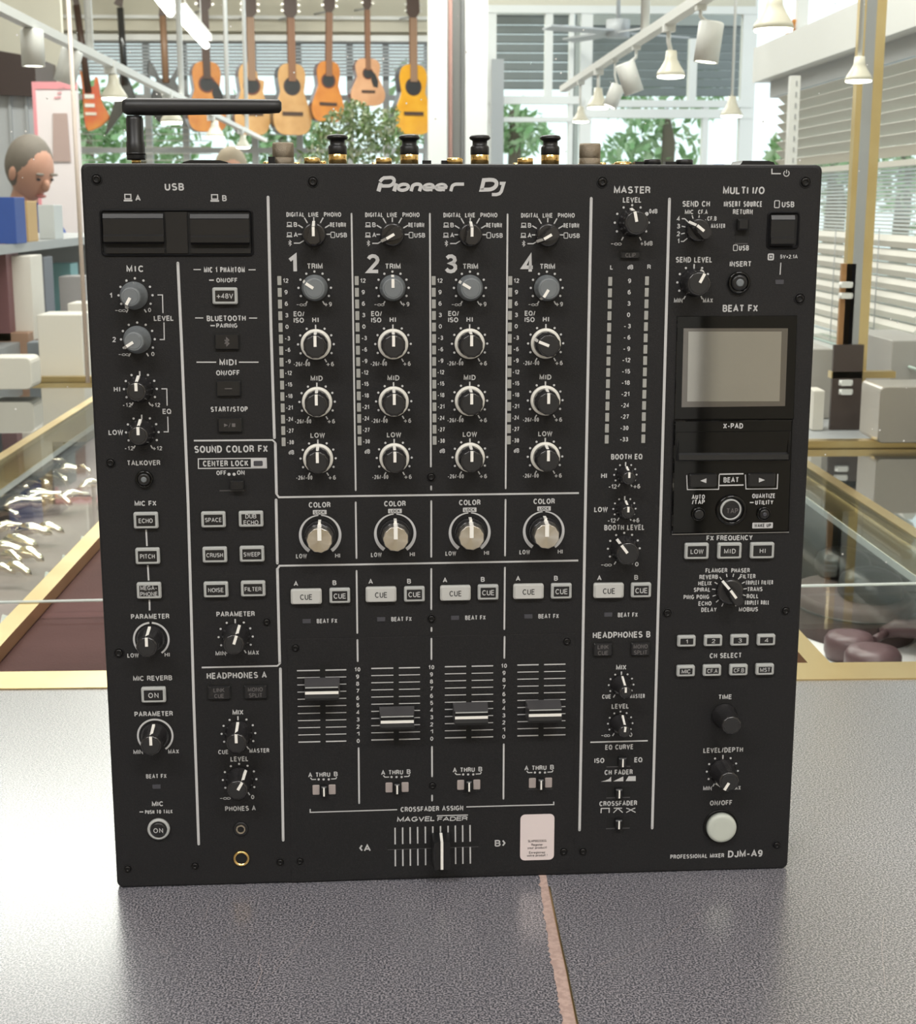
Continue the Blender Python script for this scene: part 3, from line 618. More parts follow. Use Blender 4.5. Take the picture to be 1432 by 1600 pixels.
# ---------------------------------------------------------------- the four channels
def lerp(a, b, t): return (a[0]+(b[0]-a[0])*t, a[1]+(b[1]-a[1])*t)
def row(x1, y1, x4, y4, k):                  # place of channel k (0..3) in this row on the face
    return lerp(pp(x1, y1), pp(x4, y4), k/3)
def off(p, base, px, py):                    # the same offset from the knob as channel 1 has
    b = pp(*base); q = pp(px, py); return (p[0]+q[0]-b[0], p[1]+q[1]-b[1])
S1 = lambda n, y=500: mm(500, y, n)
def txo(s, p, base, px, py, h, wd, **k):
    q = off(p, base, px, py); text(PR, s, q[0], q[1], S1(h, py)*1.04, S1(wd, py), .00012, k.get('t', .195))
for k in range(4):
    bs = (491, 366); p = row(491, 366, 856, 367, k)
    for s, x, y, wd in (('DIGITAL', 461.8, 335.2, 28), ('LINE', 490.1, 335.2, 16), ('PHONO', 519.9, 335.2, 27), ('B', 461.8, 350.9, 5.5), ('RETURN', 528.4, 351.2, 25), ('A', 462.4, 366.9, 6.5), ('USB', 533.9, 367.3, 17)):
        txo(s, p, bs, x, y, 7, wd)
    for y in (351, 367): q = off(p, bs, 452.4, y); laptop(q[0], q[1], S1(8.5, y))
    q = off(p, bs, 520.3, 367); phone(q[0], q[1], S1(8.5, 367)); q = off(p, bs, 453.2, 379.7); bt(q[0], q[1], S1(8.5, 380))
    PR.ribbon([off(p, bs, 459.4, 379.9), off(p, bs, 468.4, 379.9), off(p, bs, 475, 376)], .0006, .0001)
    for a, r0, r1 in ((-90, .0068, .0088), (-60, .0070, .0099), (-30, .0070, .0103), (0, .0068, .0092), (30, .0070, .0103), (60, .0070, .0099), (90, .0068, .0088)):
        s_, c_ = math.sin(math.radians(a)), math.cos(math.radians(a)); PR.ribbon([(p[0]+r0*s_, p[1]+r0*c_), (p[0]+r1*s_, p[1]+r1*c_)], .00065, .0001)
    u, v = p; d = [0, -120, 0, -120][k]
    o = selector(0, 0, d); o.location = (u, 0, v)
    # numeral
    q = off(p, bs, 457.5 if k == 0 else 461, 411.8); text(PR, '1234'[k], q[0], q[1], S1(29.5), S1(14.5 if k == 0 else 20), .00012, .19)
    bs = (492, 449.7); p = row(492, 449.7, 854.6, 449.8, k)
    txo('TRIM', p, bs, 492, 415.9, 8.3, 24.5); txo('-∞', p, bs, 471.3, 475.3, 6.5, 16); txo('+9', p, bs, 512.8, 475.3, 6.8, 12)
    knob(0, 0, 'trim', [-57, 0, -59, -148][k], p); dots(p[0], p[1], .0089)
    bs = (493.9, 537.9)
    for j, (y1, x1, x4, y4, nm) in enumerate(((537.9, 493.9, 853, 536.5, 'HI'), (627.8, 495.8, 852.3, 625.5, 'MID'), (716.2, 497.4, 852, 713.4, 'LOW'))):
        p = row(x1, y1, x4, y4, k)
        q = off(p, bs, 493.1, 499.8 if j == 0 else 500.6); text(PR, nm, q[0], q[1], S1(8.3), S1((10, 19, 23)[j]), .00012)
        txo('-26/-00', p, bs, 471.7, 568.8, 6.6, 26); txo('+6', p, bs, 516.1, 568.8, 6.8, 12)
        if j == 0: txo('EQ/', p, bs, 467.5, 490.4, 7.6, 17); txo('ISO', p, bs, 467.1, 500.4, 7.6, 16)
        kk = knob(0, 0, 'eq', -68 if (k == 3 and j == 0) else 0, p); dots(p[0], p[1], .0099, top='tick')
    # meter
    t0 = [(436.8, 438.5), (557.6, 438.5), (677.9, 438.5), (797.6, 438.5)][k]; t1 = [(443.4, 690.4), (562.2, 689.1), (679.4, 688.2), (795.4, 687.6)][k]
    well = [pp(t0[0], t0[1]-10), pp(t1[0], t1[1]+10)]
    m_ = MB(); m_.ribbon(well, .0030, .0001); m_.build('meter_slot', M['recess'], MIX)
    for i, n in enumerate(('12', '9', '6', '3', '0', '-3', '-6', '-9', '-12', '-15', '-18', '-21', '-24', '-27', '-30')):
        c = lerp(pp(*t0), pp(*t1), i/14)
        shared('seg', 'meter_segment', [M['led']], lambda mb: mb.slab(rrect(0, 0, .0022, .0049, .0002), 0, .0004, .0001), MIX, (c[0], 0, c[1]))
        tq = lerp((t0[0]+9.8, t0[1]), (t1[0]+10.5, t1[1]+.6), i/14); tx(n, tq[0], tq[1], 6.6, {1: 5, 2: 8.5, 3: 11}[len(n)])
    tx('dB', t1[0]+12, t1[1]+16.3, 6.8, 8.5)
    # colour knob
    bs = (500.5, 835.4); p = row(500.5, 835.4, 850, 829.4, k)
    txo('COLOR', p, bs, 499.6, 788.7, 8.5, 34); txo('LOW', p, bs, 471.3, 868.8, 7.2, 17); txo('HI', p, bs, 527.8, 868, 7.2, 8)
    q = off(p, bs, 499.8, 800.3); m_ = PR; m_.poly(rrect(q[0], q[1], .0078, .0026, .0003, 2), .0001); text(LK if 'LK' in globals() else PR, 'LOCK', q[0], q[1], .0017, .0058, .00014)
    for sg in (-1, 1): arcring(p[0], p[1], .01135, sg*4, sg*146, .0006, .0021, 24)
    knob(0, 0, 'color', 0, p)
    # cue buttons
    x, y = [(478.8, 932), (595.7, 928.7), (711.9, 926.5), (826.1, 924)][k]; button(x, y, 49, 25, ['CUE'], 9, [19], 'cue'); tx('A', x-16.2, y-20, 7.5, 7)
    x, y = [(531.2, 930.6), (647.8, 928.2), (763, 925.3), (877.4, 923.5)][k]; button(x, y, 33, 25, ['CUE'], 8.5, [19]); tx('B', x-8.3, y-20, 7.5, 6)
    x, y = [(479.4, 970.6), (595.8, 967.6), (711.4, 965.4), (825.8, 963.1)][k]; led(x, y); tx('BEAT FX', x+31.8, y-.3, 7, 32)

# fader plate (its own thin sheet, screwed on)
q = [pp(448.5, 999), pp(899, 989.5), pp(896.2, 1358), pp(455.5, 1378)]
m_ = MB(); m_.slab([q[3], q[2], q[1], q[0]], 0, .0003, .0001); m_.build('fader_plate', M['face'], MIX)
FW = .00045
for k in range(4):
    x0, x1 = [(464.2, 541.4), (580.5, 656.6), (695.4, 771.0), (808.8, 884)][k]; ya, yb = [(1048, 1159.6), (1044.5, 1156.3), (1041.8, 1153), (1039.2, 1149.8)][k]
    sx0, sx1 = [(504.3, 505.2), (619.2, 619.6), (733, 732.8), (846.4, 845.6)][k]
    s0, s1 = pp(sx0, ya-9.5, FW), pp(sx1, yb+8.5, FW)
    m_ = MB(); m_.ribbon([s0, s1], mm(600, 1100, 7.2), FW-.0001); m_.build('fader_slot', M['recess'], MIX)
    for i in range(11):
        t = i/10; a = pp(x0+(2.4 if k == 0 else 0)*t, ya+(yb-ya)*t, FW); c = lerp(s0, s1, .07+.86*t)[0]; hwid = a[0]-c
        g = mm(600, 1100, 4.3); wd = .00075 if i in (0, 10) else .00055; v = a[1]
        bb = pp(x1+(0)*t, ya+(yb-ya)*t-(.8), FW)[0]
        PR.ribbon([(a[0], v), (c-g, v)], wd, FW); PR.ribbon([(c+g, v), (bb, v)], wd, FW)
    x9, x0_, y9, y0_ = [(558.8, 560, 1046, 1157.7), (674.4, 675, 1042.6, 1154.2), (788, 787.5, 1040.3, 1151), (0, 0, 0, 0)][k]
    if x9:
        for i in range(11):
            t = i/10; tx(str(10-i), x9+(x0_-x9)*t, y9+(y0_-y9)*t, 6.6, 9 if i == 0 else 4.8, w=FW)
    # cap : saddle shaped
    cx, cy, = [(504, 1071.2), (620.2, 1116), (734.5, 1109.5), (848, 1105.8)][k]
    def cap(mb):
        Wd, hb, ht, H = .0103, .0056, .0044, .0140
        prof = [(-hb, .0012), (-ht, H), (-ht+.0013, H), (-.0008, H-.0012), (.0008, H-.0012), (ht-.0013, H), (ht, H), (hb, .0012)]
        prof = [(a*.95, b) for a, b in prof]; n = len(prof)
        vs = [(-Wd*(1-.06*(b > .006)), -b, a) for a, b in prof]+[(Wd*(1-.06*(b > .006)), -b, a) for a, b in prof]
        q = [(i, i+1, n+i+1, n+i) for i in range(n-1)]; mb.add(vs, q[6:]+[tuple(range(n)), tuple(range(n, 2*n))], 0); mb.add(vs, q[:6], 1)
    u, v = pp(cx, cy)
    f = shared('cap_f', 'fader_cap', [M['capgrey'], M['recess']], cap, MIX, (u, 0, v)); f['label'] = 'grey fader cap with a white centre line'
    shared('cap_fl', 'white_mark', [M['white']], lambda mb: mb.span((-.0096, -.0133, -.0008), (.0096, -.0128, .0008)), f, (0, 0, 0))
    shared('cap_fr', 'ridge_line', [M['rubber']], lambda mb: mb.span((-.0094, -.01415, .0032), (.0094, -.0139, .0039)), f, (0, 0, 0))
    # assign switch
    x, y = [(506.7, 1234), (620.7, 1230.3), (732.7, 1226.3), (844.8, 1223.3)][k]
    slider(x, y-.5, 38, 19, 0, 9, blocks=True)
    tx('A', x-21.7, y-23, 7.5, 6.5, w=FW); tx('THRU', x-2, y-23.6, 7.5, 23, w=FW); tx('B', x+18.2, y-24.6, 7.5, 6, w=FW)
    for dx in (-8.6, -.8, 7.2): u, v = pp(x+dx, y-16.2, FW); PR.disc(u, v, .0007, FW)
    line([(x-21.5, y-18.8), (x-19, y-16), (x-12.5, y-16.2)], 1.6, w=FW); line([(x+11, y-16.8), (x+18.2, y-17.2), (x+19.8, y-20)], 1.6, w=FW)
line([(484.9, 1264), (484.9, 1269.3), (560, 1267), (621, 1265.1)], 1.8, w=FW); line([(729, 1260.8), (800, 1258.8), (865.7, 1257.2), (865.7, 1252.6)], 1.8, w=FW)
tx('CROSSFADER ASSIGN', 675.3, 1263.6, 8, 98, w=FW)
tx('MAGVEL', 650.5, 1279.8, 8, 59, w=FW, t=.2, slant=.12); tx('FADER', 707.5, 1279.3, 7, 47, w=FW, t=.2, slant=.12); line([(683, 1274.6), (731.5, 1273.4)], 1.7, w=FW)
for i, x in enumerate((617.6, 629.4, 641.1, 652.8, 664.9, 676.6, 688.6, 700.4, 711.8, 723.2, 734.8)):
    dy = -.036*(x-617.6); 
    line([(x, 1293.3+dy), (x+.2, 1319.3+dy)], 2.2, w=FW)
    if x < 670 or x > 705: line([(x+.3, 1327.2+dy), (x+.5, 1353.6+dy)], 2.2, w=FW)
m_ = MB(); m_.ribbon([pp(605.6, 1323.3), pp(748, 1318.6)], mm(676, 1320, 7), FW-.0001); m_.ribbon([pp(606, 1327.3), pp(748, 1322.4)], .0004, FW, mi=1); m_.build('fader_slot', [M['recess'], M['capgrey']], MIX)
def xcap(mb):
    Wd, H = .0092, .0145; prof = [(-.0056, .0012), (-.0046, H), (-.0032, H), (-.0008, H-.0012), (.0008, H-.0012), (.0032, H), (.0046, H), (.0056, .0012)]; n = len(prof)
    vs = [(a, -b, -Wd*(1-.06*(b > .006))) for a, b in prof]+[(a, -b, Wd*(1-.06*(b > .006))) for a, b in prof]
    mb.add(vs, [(i, i+1, n+i+1, n+i) for i in range(n-1)]+[tuple(range(n)), tuple(range(n, 2*n))])
u, v = pp(689, 1322)
f = shared('xcap', 'fader_cap', [M['black']], xcap, MIX, (u, 0, v)); f['label'] = 'upright crossfader cap with a white centre line'
def xm(mb):
    mb.span((-.0008, -.0139, -.0087), (.0008, -.0131, .0087))
    mb.add([(-.0008, -.0139, .0086), (.0008, -.0139, .0086), (.0008, -.002, .0094), (-.0008, -.002, .0094)], [(0, 1, 2, 3)])
shared('xcapl', 'white_mark', [M['white']], xm, f, (0, 0, 0))
tx('<', 564.5, 1325, 11, 5.5, w=FW, t=.22); tx('A', 574.2, 1325, 11, 11, w=FW); tx('B', 778, 1317.6, 10.5, 9, w=FW); tx('>', 787.5, 1317.3, 10.5, 5.5, w=FW, t=.22)
# sticker
u, v = pp(839.8, 1308, .0003); m_ = MB(); m_.slab(rrect(0, 0, mm(839, 1308, 53), mm(839, 1308, 76), .0028), .0003, .00055)
st = m_.build('sticker', M['sticker'], MIX, (u, 0, v)); st['label'] = 'white paper sticker with rounded corners'
m_ = MB(); k_ = mm(839, 1308, 1)
for s, dy, wd in (('SLMP00233GG', -5.8, 29), ('Register', -12, 18), ('your product!', -17, 30), ('Enregistrez', -25, 25), ('votre produit !', -29.8, 32)):
    text(m_, s, 0, dy*k_, 3.9*k_, wd*k_, .0007, .13)
m_.build('lettering', M['printdark'], st, flat=True)

# ---------------------------------------------------------------- master column
tx('MASTER', 988.3, 296.8, 10.5, 57); tx('LEVEL', 988.3, 312.3, 8, 29); knob(988.6, 347.9, 'level', -12); u, v = pp(987.6, 347.9); dots(u, v, .0095, skip=(60,))
PR.disc(u+.0095*.87, v+.0095*.5, .0011, .0001); tx('0dB', 1021.3, 330, 6.8, 13); tx('-∞', 963.3, 380.2, 7, 17); tx('+5dB', 1010.7, 380.2, 6.8, 19)
b = button(985.4, 398.6, 33, 13, ['CLIP'], 6.5, [16], 'dark', 'clip_lamp'); b['label'] = 'unlit clip lamp window'
tx('L', 956.1, 417.6, 6.8, 4.5); tx('dB', 985.4, 417.3, 6.8, 9); tx('R', 1014.7, 417, 6.8, 5.5)
for (t0, t1) in (((953.8, 439.7), (948.3, 686.4)), ((1011.3, 438.8), (1005.5, 685.5))):
    m_ = MB(); m_.ribbon([pp(t0[0]+1, t0[1]-11), pp(t1[0]+1, t1[1]+11)], .0032, .0001); m_.build('meter_slot', M['recess'], MIX)
    for i in range(15):
        c = lerp(pp(*t0), pp(*t1), i/14); shared('seg', 'meter_segment', [M['led']], None, MIX, (c[0], 0, c[1]))
for i, n in enumerate(('9', '6', '3', '0', '-3', '-6', '-9', '-12', '-15', '-18', '-21', '-24', '-27', '-30', '-33')):
    t = i/14; tx(n, 984.2+(977-984.2)*t-(1.5 if len(n) > 1 else 0), 438.8+(686.4-438.8)*t, 6.8, {1: 5, 2: 11, 3: 13}[len(n)])
tx('BOOTH EQ', 979.8, 713.6, 8.5, 49)
for (x, y, n, nx, ny, wn, lx) in ((977.6, 741.6, 'HI', 944.2, 743.3, 9, 957.6), (976.2, 794.7, 'LOW', 939.5, 796, 21, 956.2)):
    knob(x, y, 'booth', 0); u, v = pp(x, y+.2); dots(u, v, .0065, top='tick', sz=.85); tx(n, nx, ny, 8, wn); tx('-12', lx, y+18.6, 6.8, 13); tx('+6', x+17.8, y+18.2, 6.8, 11)
tx('BOOTH LEVEL', 976.2, 824.1, 8.5, 63); knob(975.2, 857, 'level', -37); u, v = pp(975.2, 857); dots(u, v, .0093); tx('-∞', 947.9, 881.9, 7, 17); tx('0', 995.5, 881.5, 7, 5.5)
tx('A', 937, 903.2, 7.5, 7); tx('B', 994.6, 902.2, 7.5, 6); button(951.4, 922.6, 49, 25, ['CUE'], 9, [19], 'cue'); button(1002.1, 922, 32, 24, ['CUE'], 8.5, [19])
led(950.8, 960.3); tx('BEAT FX', 981.4, 960.7, 7, 31)
tx('HEADPHONES B', 971.8, 991.9, 9.8, 90)
button(942.5, 1015, 32, 24, ['LINK', 'CUE'], 6.8, [17, 16], 'dark'); button(1001.1, 1014.2, 32, 24, ['MONO', 'SPLIT'], 6.8, [22, 21], 'dark')
tx('MIX', 971.2, 1042.7, 7.8, 16); knob(971, 1070, 'phones', 0); u, v = pp(971, 1070); dots(u, v, .0074, top='tick', sz=.9); tx('CUE', 948.2, 1088.4, 6.8, 14); tx('MASTER', 996.5, 1087.7, 6.8, 23)
tx('LEVEL', 969.7, 1103.4, 7.8, 27); knob(969.6, 1130.5, 'phones', 6); u, v = pp(969.6, 1130.3); dots(u, v, .0074, sz=.9); tx('-∞', 946.8, 1148.5, 6.8, 14); tx('0', 986, 1148, 6.8, 5)
line([(922.9, 1159.8), (1012.6, 1157.4)], 2.2)
tx('EQ CURVE', 968.2, 1167.2, 8, 44); tx('ISO', 937, 1188.4, 8, 15.5); tx('EQ', 998, 1187.2, 8, 12.5); slider(967, 1188.5, 37, 17, 5, 13)
tx('CH FADER', 967.1, 1206.5, 8, 44); slider(966.5, 1237, 37, 17, 0, 11)
tx('CROSSFADER', 966.5, 1255.2, 7.8, 59); slider(966, 1285, 37, 17, 0, 11)
PQ = lambda L: PR.poly([pp(*c) for c in L], .0001)
PQ([(939, 1221.2), (955.5, 1221), (955.3, 1213.3), (952, 1217), (946, 1219.6)][::-1]); PQ([(958.5, 1220.8), (974.5, 1220.6), (974.4, 1213)][::-1]); PQ([(978, 1220.3), (993.8, 1220.2), (993.8, 1212.6), (982.5, 1212.8)][::-1])
line([(939.5, 1270.5), (940, 1263.3), (952.4, 1263), (952.2, 1270)], 1.7)
line([(959.5, 1262.8), (972.5, 1262.7)], 1.5); line([(959, 1270), (966, 1263)], 1.5); line([(966, 1263), (973.5, 1269.6)], 1.5)
line([(979, 1262.8), (983, 1264), (993.5, 1269.3)], 1.5); line([(993, 1262.6), (989, 1264), (979, 1269.6)], 1.5)

# ---------------------------------------------------------------- right column
line([(1206.7, 263.5), (1206.7, 271.3), (1220.7, 271.3)], 1.8)
u, v = pp(1229.4, 271); R = mm(1229, 270, 4.3); PR.ribbon([(u+R*math.sin(math.radians(a)), v+R*math.cos(math.radians(a))) for a in range(35, 326, 29)], R*.32, .0001); PR.ribbon([(u, v), (u, v+R*1.3)], R*.32, .0001)
tx('MULTI I/O', 1162.9, 297.5, 11, 65)
tx('SEND CH', 1088.4, 318.5, 8.5, 43); tx('MIC', 1077.5, 331.2, 6.5, 13.5); tx('CF.A', 1098.8, 331.2, 6.5, 15)
for n, y in (('4', 341.7), ('3', 353.4), ('2', 365.3), ('1', 376.6)): tx(n, 1060.6, y, 7, 5 if n != '1' else 3)
tx('CF.B', 1113, 341.5, 6.5, 14.5); tx('MASTER', 1122.6, 353, 6.5, 22)
line([(1065.8, 341.7), (1070.5, 341.7), (1076, 347)]); line([(1065.8, 353.4), (1071.5, 354.6)]); line([(1064.8, 365.5), (1070.5, 364.3)]); line([(1064.5, 377.2), (1068.5, 377.2), (1074.5, 372.3)])
line([(1082, 336.5), (1083.5, 341.5)]); line([(1093.3, 336.5), (1092.2, 341.5)]); line([(1103.5, 343.2), (1100, 347)]); line([(1109, 353.3), (1105.5, 354)])
selector(1090.6, 359, -52)
tx('INSERT SOURCE', 1161.7, 318.8, 8.3, 60); tx('RETURN', 1161.3, 331, 7.5, 31)
slider(1159.4, 360, 20, 38, 9, 17, vertical=True, white=False)
u, v = pp(1149.6, 387.2); phone(u, v, mm(1150, 387, 8.5)); tx('USB', 1163, 387.4, 7.8, 15.5)
u, v = pp(1214.6, 319); phone(u, v, mm(1214, 319, 10.5)); tx('USB', 1232, 319.4, 8.5, 19.5)
bay([(1199.5, 330), (1250, 330), (1248.5, 389.5), (1199.5, 389.5)], [(1205.5, 335.5, 1240, 384)])
u, v = pp(1205, 401.4); PR.ribbon(rrect(u, v, .0028, .0030, .0004, 2), .0008, .0001, True); PR.disc(u, v, .0007, .0001)
tx('5V=2.1A', 1233.3, 401, 5.8, 27.5); line([(1220.7, 410.5), (1219.5, 429.3)], 1.6); led(1218.6, 440.7)
tx('SEND LEVEL', 1085, 405.8, 8.3, 57); knob(1084.6, 441.5, 'level', 27); u, v = pp(1084.2, 441.2); dots(u, v, .0092, top='tick'); tx('MIN', 1060.4, 469.5, 6.8, 13.5); tx('MAX', 1106.7, 469.5, 6.8, 15.5)
tx('INSERT', 1157.8, 412.4, 8, 34); round_button(1155.4, 441.6, 17.5, 6, 'grey')
tx('BEAT FX', 1157.3, 481.7, 10.5, 55)
# display
def quad_slab(cs, w0, w1, bev=0):
    q = [pp(x, y, w1) for x, y in cs]; m_ = MB(); m_.slab([q[3], q[2], q[1], q[0]], w0, w1, bev); return m_
sc_ = quad_slab([(1058.7, 494), (1246.5, 493), (1241, 655), (1054.5, 655.3)], 0, .0008, .0003).build('touch_display', M['piano'], MIX); sc_['label'] = 'glossy black display panel'
o = quad_slab([(1068.7, 513), (1231.9, 512.9), (1227.3, 634.5), (1065.4, 636.4)], .0007, .0009).build('display_rim', M['lcdrim'], sc_)
o = quad_slab([(1076.3, 518), (1222, 518), (1218.6, 627), (1074.2, 627.3)], .0009, .0010).build('screen', M['lcd'], sc_); o['label'] = 'unlit grey screen mirroring a pale wall'
# touch pad and beat section in piano black
pn = quad_slab([(1054.3, 657), (1239.6, 656), (1233.6, 831), (1050.3, 834.3)], 0, .0022, .0008).build('glossy_panel', M['piano'], MIX); pn['label'] = 'piano black lower panel under the display'
q = [pp(x, y, .0022) for x, y in ((1057, 675), (1236, 673), (1234.5, 718), (1056.5, 719))]
m_ = MB(); a, b_, c_, d_ = q; hgt = a[1]-d_[1]
rows_ = [(0, .0023), (.06, .0010), (.72, .0010), (.80, .0040), (.97, .0044), (1.03, .0023)]
vs = []
for t, w in rows_:
    l = lerp(a, d_, t); r = lerp(b_, c_, t); ins = .0014 if .05 < t < 1 else 0
    vs += [(l[0]+ins, -w-.0002, l[1]), (r[0]-ins, -w-.0002, r[1])]
m_.add(vs, [(2*i, 2*i+1, 2*i+3, 2*i+2) for i in range(len(rows_)-1)])
m_.add([vs[0], vs[2], vs[4], vs[6], vs[8], vs[10]], [(0, 1, 2, 3, 4, 5)]); m_.add([vs[1], vs[3], vs[5], vs[7], vs[9], vs[11]], [(0, 5, 4, 3, 2, 1)])
m_.build('touch_pad', M['btn'], pn)
line([(1050.5, 835), (1233.4, 831.6)], 1.5)  # grey line painted for the highlight along the panel's lower edge
GP = .00245
tx('X-PAD', 1146.2, 665.5, 8, 31, w=GP)
for (x0, y0, x1, y1, d) in ((1077.5, 740.5, 1120.5, 761, -1), (1169.2, 739.5, 1212, 760, 1)):
    cx, cy = (x0+x1)/2, (y0+y1)/2; u, v = pp(cx, cy, .0035); w, h = mm(cx, cy, x1-x0), mm(cx, cy, y1-y0)
    b = shared('beatb', 'button', [M['btn']], lambda mb: mb.slab(rrect(0, 0, w, h, .0008), .002, .0042, .0007), pn, (u, 0, v)); b['label'] = 'black arrow button'
    m_ = MB(); m_.poly([(d*.0018, 0), (-d*.0018, .0014), (-d*.0018, -.0014)][::(-1 if d < 0 else 1)], .0043); m_.build('lettering', M['print'], b, flat=True)
    line([(x0-4, y0+2), (x0-3, y1+4), (x1+3, y1+3.5), (x1+4, y0+1)], 1.4, w=GP)
tx('BEAT', 1143.1, 749.8, 8, 24, w=GP); line([(1124.7, 741), (1162.4, 740.3)], 2, w=GP); line([(1124.7, 758.5), (1162.4, 757.8)], 2, w=GP)
tx('AUTO', 1091.7, 776.5, 7, 20.5, w=GP); tx('/TAP', 1091.7, 784.4, 7, 20, w=GP); tx('QUANTIZE', 1193.9, 774.8, 7, 36, w=GP); tx('UTILITY', 1194.7, 785, 7, 28, w=GP); line([(1172.2, 785.2), (1178.2, 785.1)], 1.8, w=GP)
for (x, y, r, l) in ((1090.7, 802, 11, None), (1192.6, 801.5, 11, None), (1142, 796, 24, ('TAP', 8, 18, 'printdim'))):
    o = round_button(x, y, r, 3.2 if x > 1150 else None, 'leddim', ring='piano', lbl=l); o.parent = pn; o.location.y = -.0020
u, v = pp(1142, 796, .0045); shared('tapring', 'light_ring', [M['rubber']], lambda mb: mb.lathe([(.0062, .0040), (.0061, .0056), (.0053, .0057), (.0052, .0048)], 36), pn, (u, 0, v))
u, v = pp(1192.2, 821, GP); PR.poly(rrect(u, v, mm(1192, 821, 32), mm(1192, 821, 9), .0004, 2), GP)
LK = MB(); text(LK, 'WAKE UP', u, v, mm(1192, 821, 5.4), mm(1192, 821, 26), GP+.0001)
for k in range(4):
    q = off(row(500.5, 835.4, 850, 829.4, k), (500.5, 835.4), 499.8, 800.3); text(LK, 'LOCK', q[0], q[1], .0017, .0058, .0002)
LK.build('dark_lettering', M['printdark'], MIX, flat=True)
tx('FX FREQUENCY', 1140.6, 840.4, 8, 72)
for (x, y, s, wd) in ((1089, 861, 'LOW', 20), (1140.3, 860.5, 'MID', 18), (1191.4, 860, 'HI', 9)): button(x, y, 38, 26, [s], 7.5, [wd])
selector(1140.3, 923, -37, R=.0079, L=.0079, H=.014, wid=.0030)
for s, x, y, wd in (('FLANGER', 1120, 891.3, 34), ('PHASER', 1157.7, 891.3, 29), ('REVERB', 1107.9, 901.5, 29), ('FILTER', 1169.1, 900.5, 24), ('HELIX', 1102.1, 911.4, 21), ('TRIPLET FILTER', 1187, 910.2, 43), ('SPIRAL', 1097.5, 921.4, 26),
                    ('TRANS', 1180, 920.6, 24), ('PING PONG', 1088.7, 932.8, 40), ('ROLL', 1176.6, 931.5, 18.5), ('ECHO', 1102.1, 942.9, 20.5), ('TRIPLET ROLL', 1183.3, 941.5, 38.5), ('DELAY', 1108.3, 952.6, 24), ('MÖBIUS'.replace('Ö', 'O'), 1170, 952.1, 30)):
    tx(s, x, y, 6.8, wd)
u, v = pp(1140.3, 922.8)
for i in range(14):
    a = math.radians(-156+24*i); PR.ribbon([(u+.0084*math.sin(a), v+.0084*math.cos(a)), (u+.0104*math.sin(a), v+.0104*math.cos(a))], .0006, .0001)
for (x, y, s, wd) in ((1073.1, 1001.6, '1', 3), (1114.7, 1000.8, '2', 5.5), (1156.1, 1000, '3', 5.5), (1197.6, 999.6, '4', 6), (1072, 1048.2, 'MIC', 14), (1113, 1047.4, 'CF.A', 16), (1154.4, 1046.5, 'CF.B', 16), (1195.5, 1045.7, 'MST', 16)):
    button(x, y, 29, 18.5, [s], 6.6, [wd])
tx('CH SELECT', 1134.5, 1024.2, 8, 50)
tx('TIME', 1133.5, 1088.9, 7.5, 21); knob(1132.2, 1118, 'time', 0)
tx('LEVEL/DEPTH', 1130.6, 1171.9, 8, 62); knob(1129.2, 1205, 'time', 0) if False else knob(1129.2, 1205, 'long', -150); u, v = pp(1129.2, 1205); dots(u, v, .0095, top='tick'); tx('MIN', 1106, 1231.7, 6.8, 13.5); tx('MAX', 1151, 1231, 6.8, 14)
tx('ON/OFF', 1127.3, 1254.4, 8, 35)
u, v = pp(1126.5, 1291)
o = shared('onoff', 'on_off_button', [M['screw'], M['recess']], lambda mb: (mb.lathe([(.0108, 0), (.0107, .0005), (.0100, .0007), (.0098, .0001)], 40, 0), mb.disc(0, 0, .0098, .0002, 40, 1)), MIX, (u, 0, v)); o['label'] = 'large round pale button in a dark well'
shared('onoffc', 'button_cap', [M['butt']], lambda mb: mb.lathe([(.0091, 0), (.0091, .0030), (.0086, .0040), (.0070, .0044), (.0045, .0043)], 40), o, (0, 0, 0))
tx('PROFESSIONAL MIXER', 1090, 1337.7, 6.8, 84); tx('DJM-A9', 1165.1, 1333.8, 11, 54)

# ---------------------------------------------------------------- logo: slanted rounded letters
def logo(pts, wd, closed=False):
    q = [pp(x, y, .0002) for x, y in pts]; PR.ribbon(q, mm(700, 290, wd*1.12), .0002, closed)
def sl(x, y): return (x+(299-y)*.30, y)         # slant
def arcp(cx, cy, rx, ry, a0, a1, n=10): return [sl(cx+rx*math.cos(math.radians(a0+(a1-a0)*k/n)), cy-ry*math.sin(math.radians(a0+(a1-a0)*k/n))) for k in range(n+1)]
logo([sl(591.5, 299), sl(591.5, 286)], 5.6); logo([sl(589.3, 284)]+[sl(591.5, 280), sl(594, 278)]+arcp(604, 284, 7.5, 6.6, 90, -90)+[sl(594.5, 290.6)], 4.6)
logo([sl(616, 286.5), sl(616, 298.8)], 5.4)
logo(arcp(628.5, 292.6, 8, 4.7, 0, 324, 13), 4.4, True)
logo([sl(642.5, 298.8), sl(642.5, 292)]+arcp(649, 291.6, 6.6, 3.9, 180, 0)+[sl(655.6, 298.8)], 4.7)
for cx in (668, 687.5): logo([sl(cx-7.5, 293.2), sl(cx+8, 293.2)]+[sl(cx+8, 291.5)]+arcp(cx, 292.4, 7.8, 4.6, 20, 300, 12)+[sl(cx+7.5, 297)], 3.7)
logo([sl(704.5, 298.8), sl(704.5, 292.5)]+arcp(711, 291.6, 6.5, 3.9, 180, 95)+[sl(717.5, 287.7), sl(731-9, 287.7)], 4.4)
logo([sl(752, 296.3), sl(751, 281.5)]+[sl(759, 280.9)]+arcp(763, 288.6, 10, 7.6, 90, -90)+[sl(752, 296.5)], 5.3, True)
logo([sl(777.5, 286.5), sl(783.8, 286.5), sl(783.8, 299), sl(782, 302.5), sl(777.5, 304), sl(770.5, 304)], 4.4)
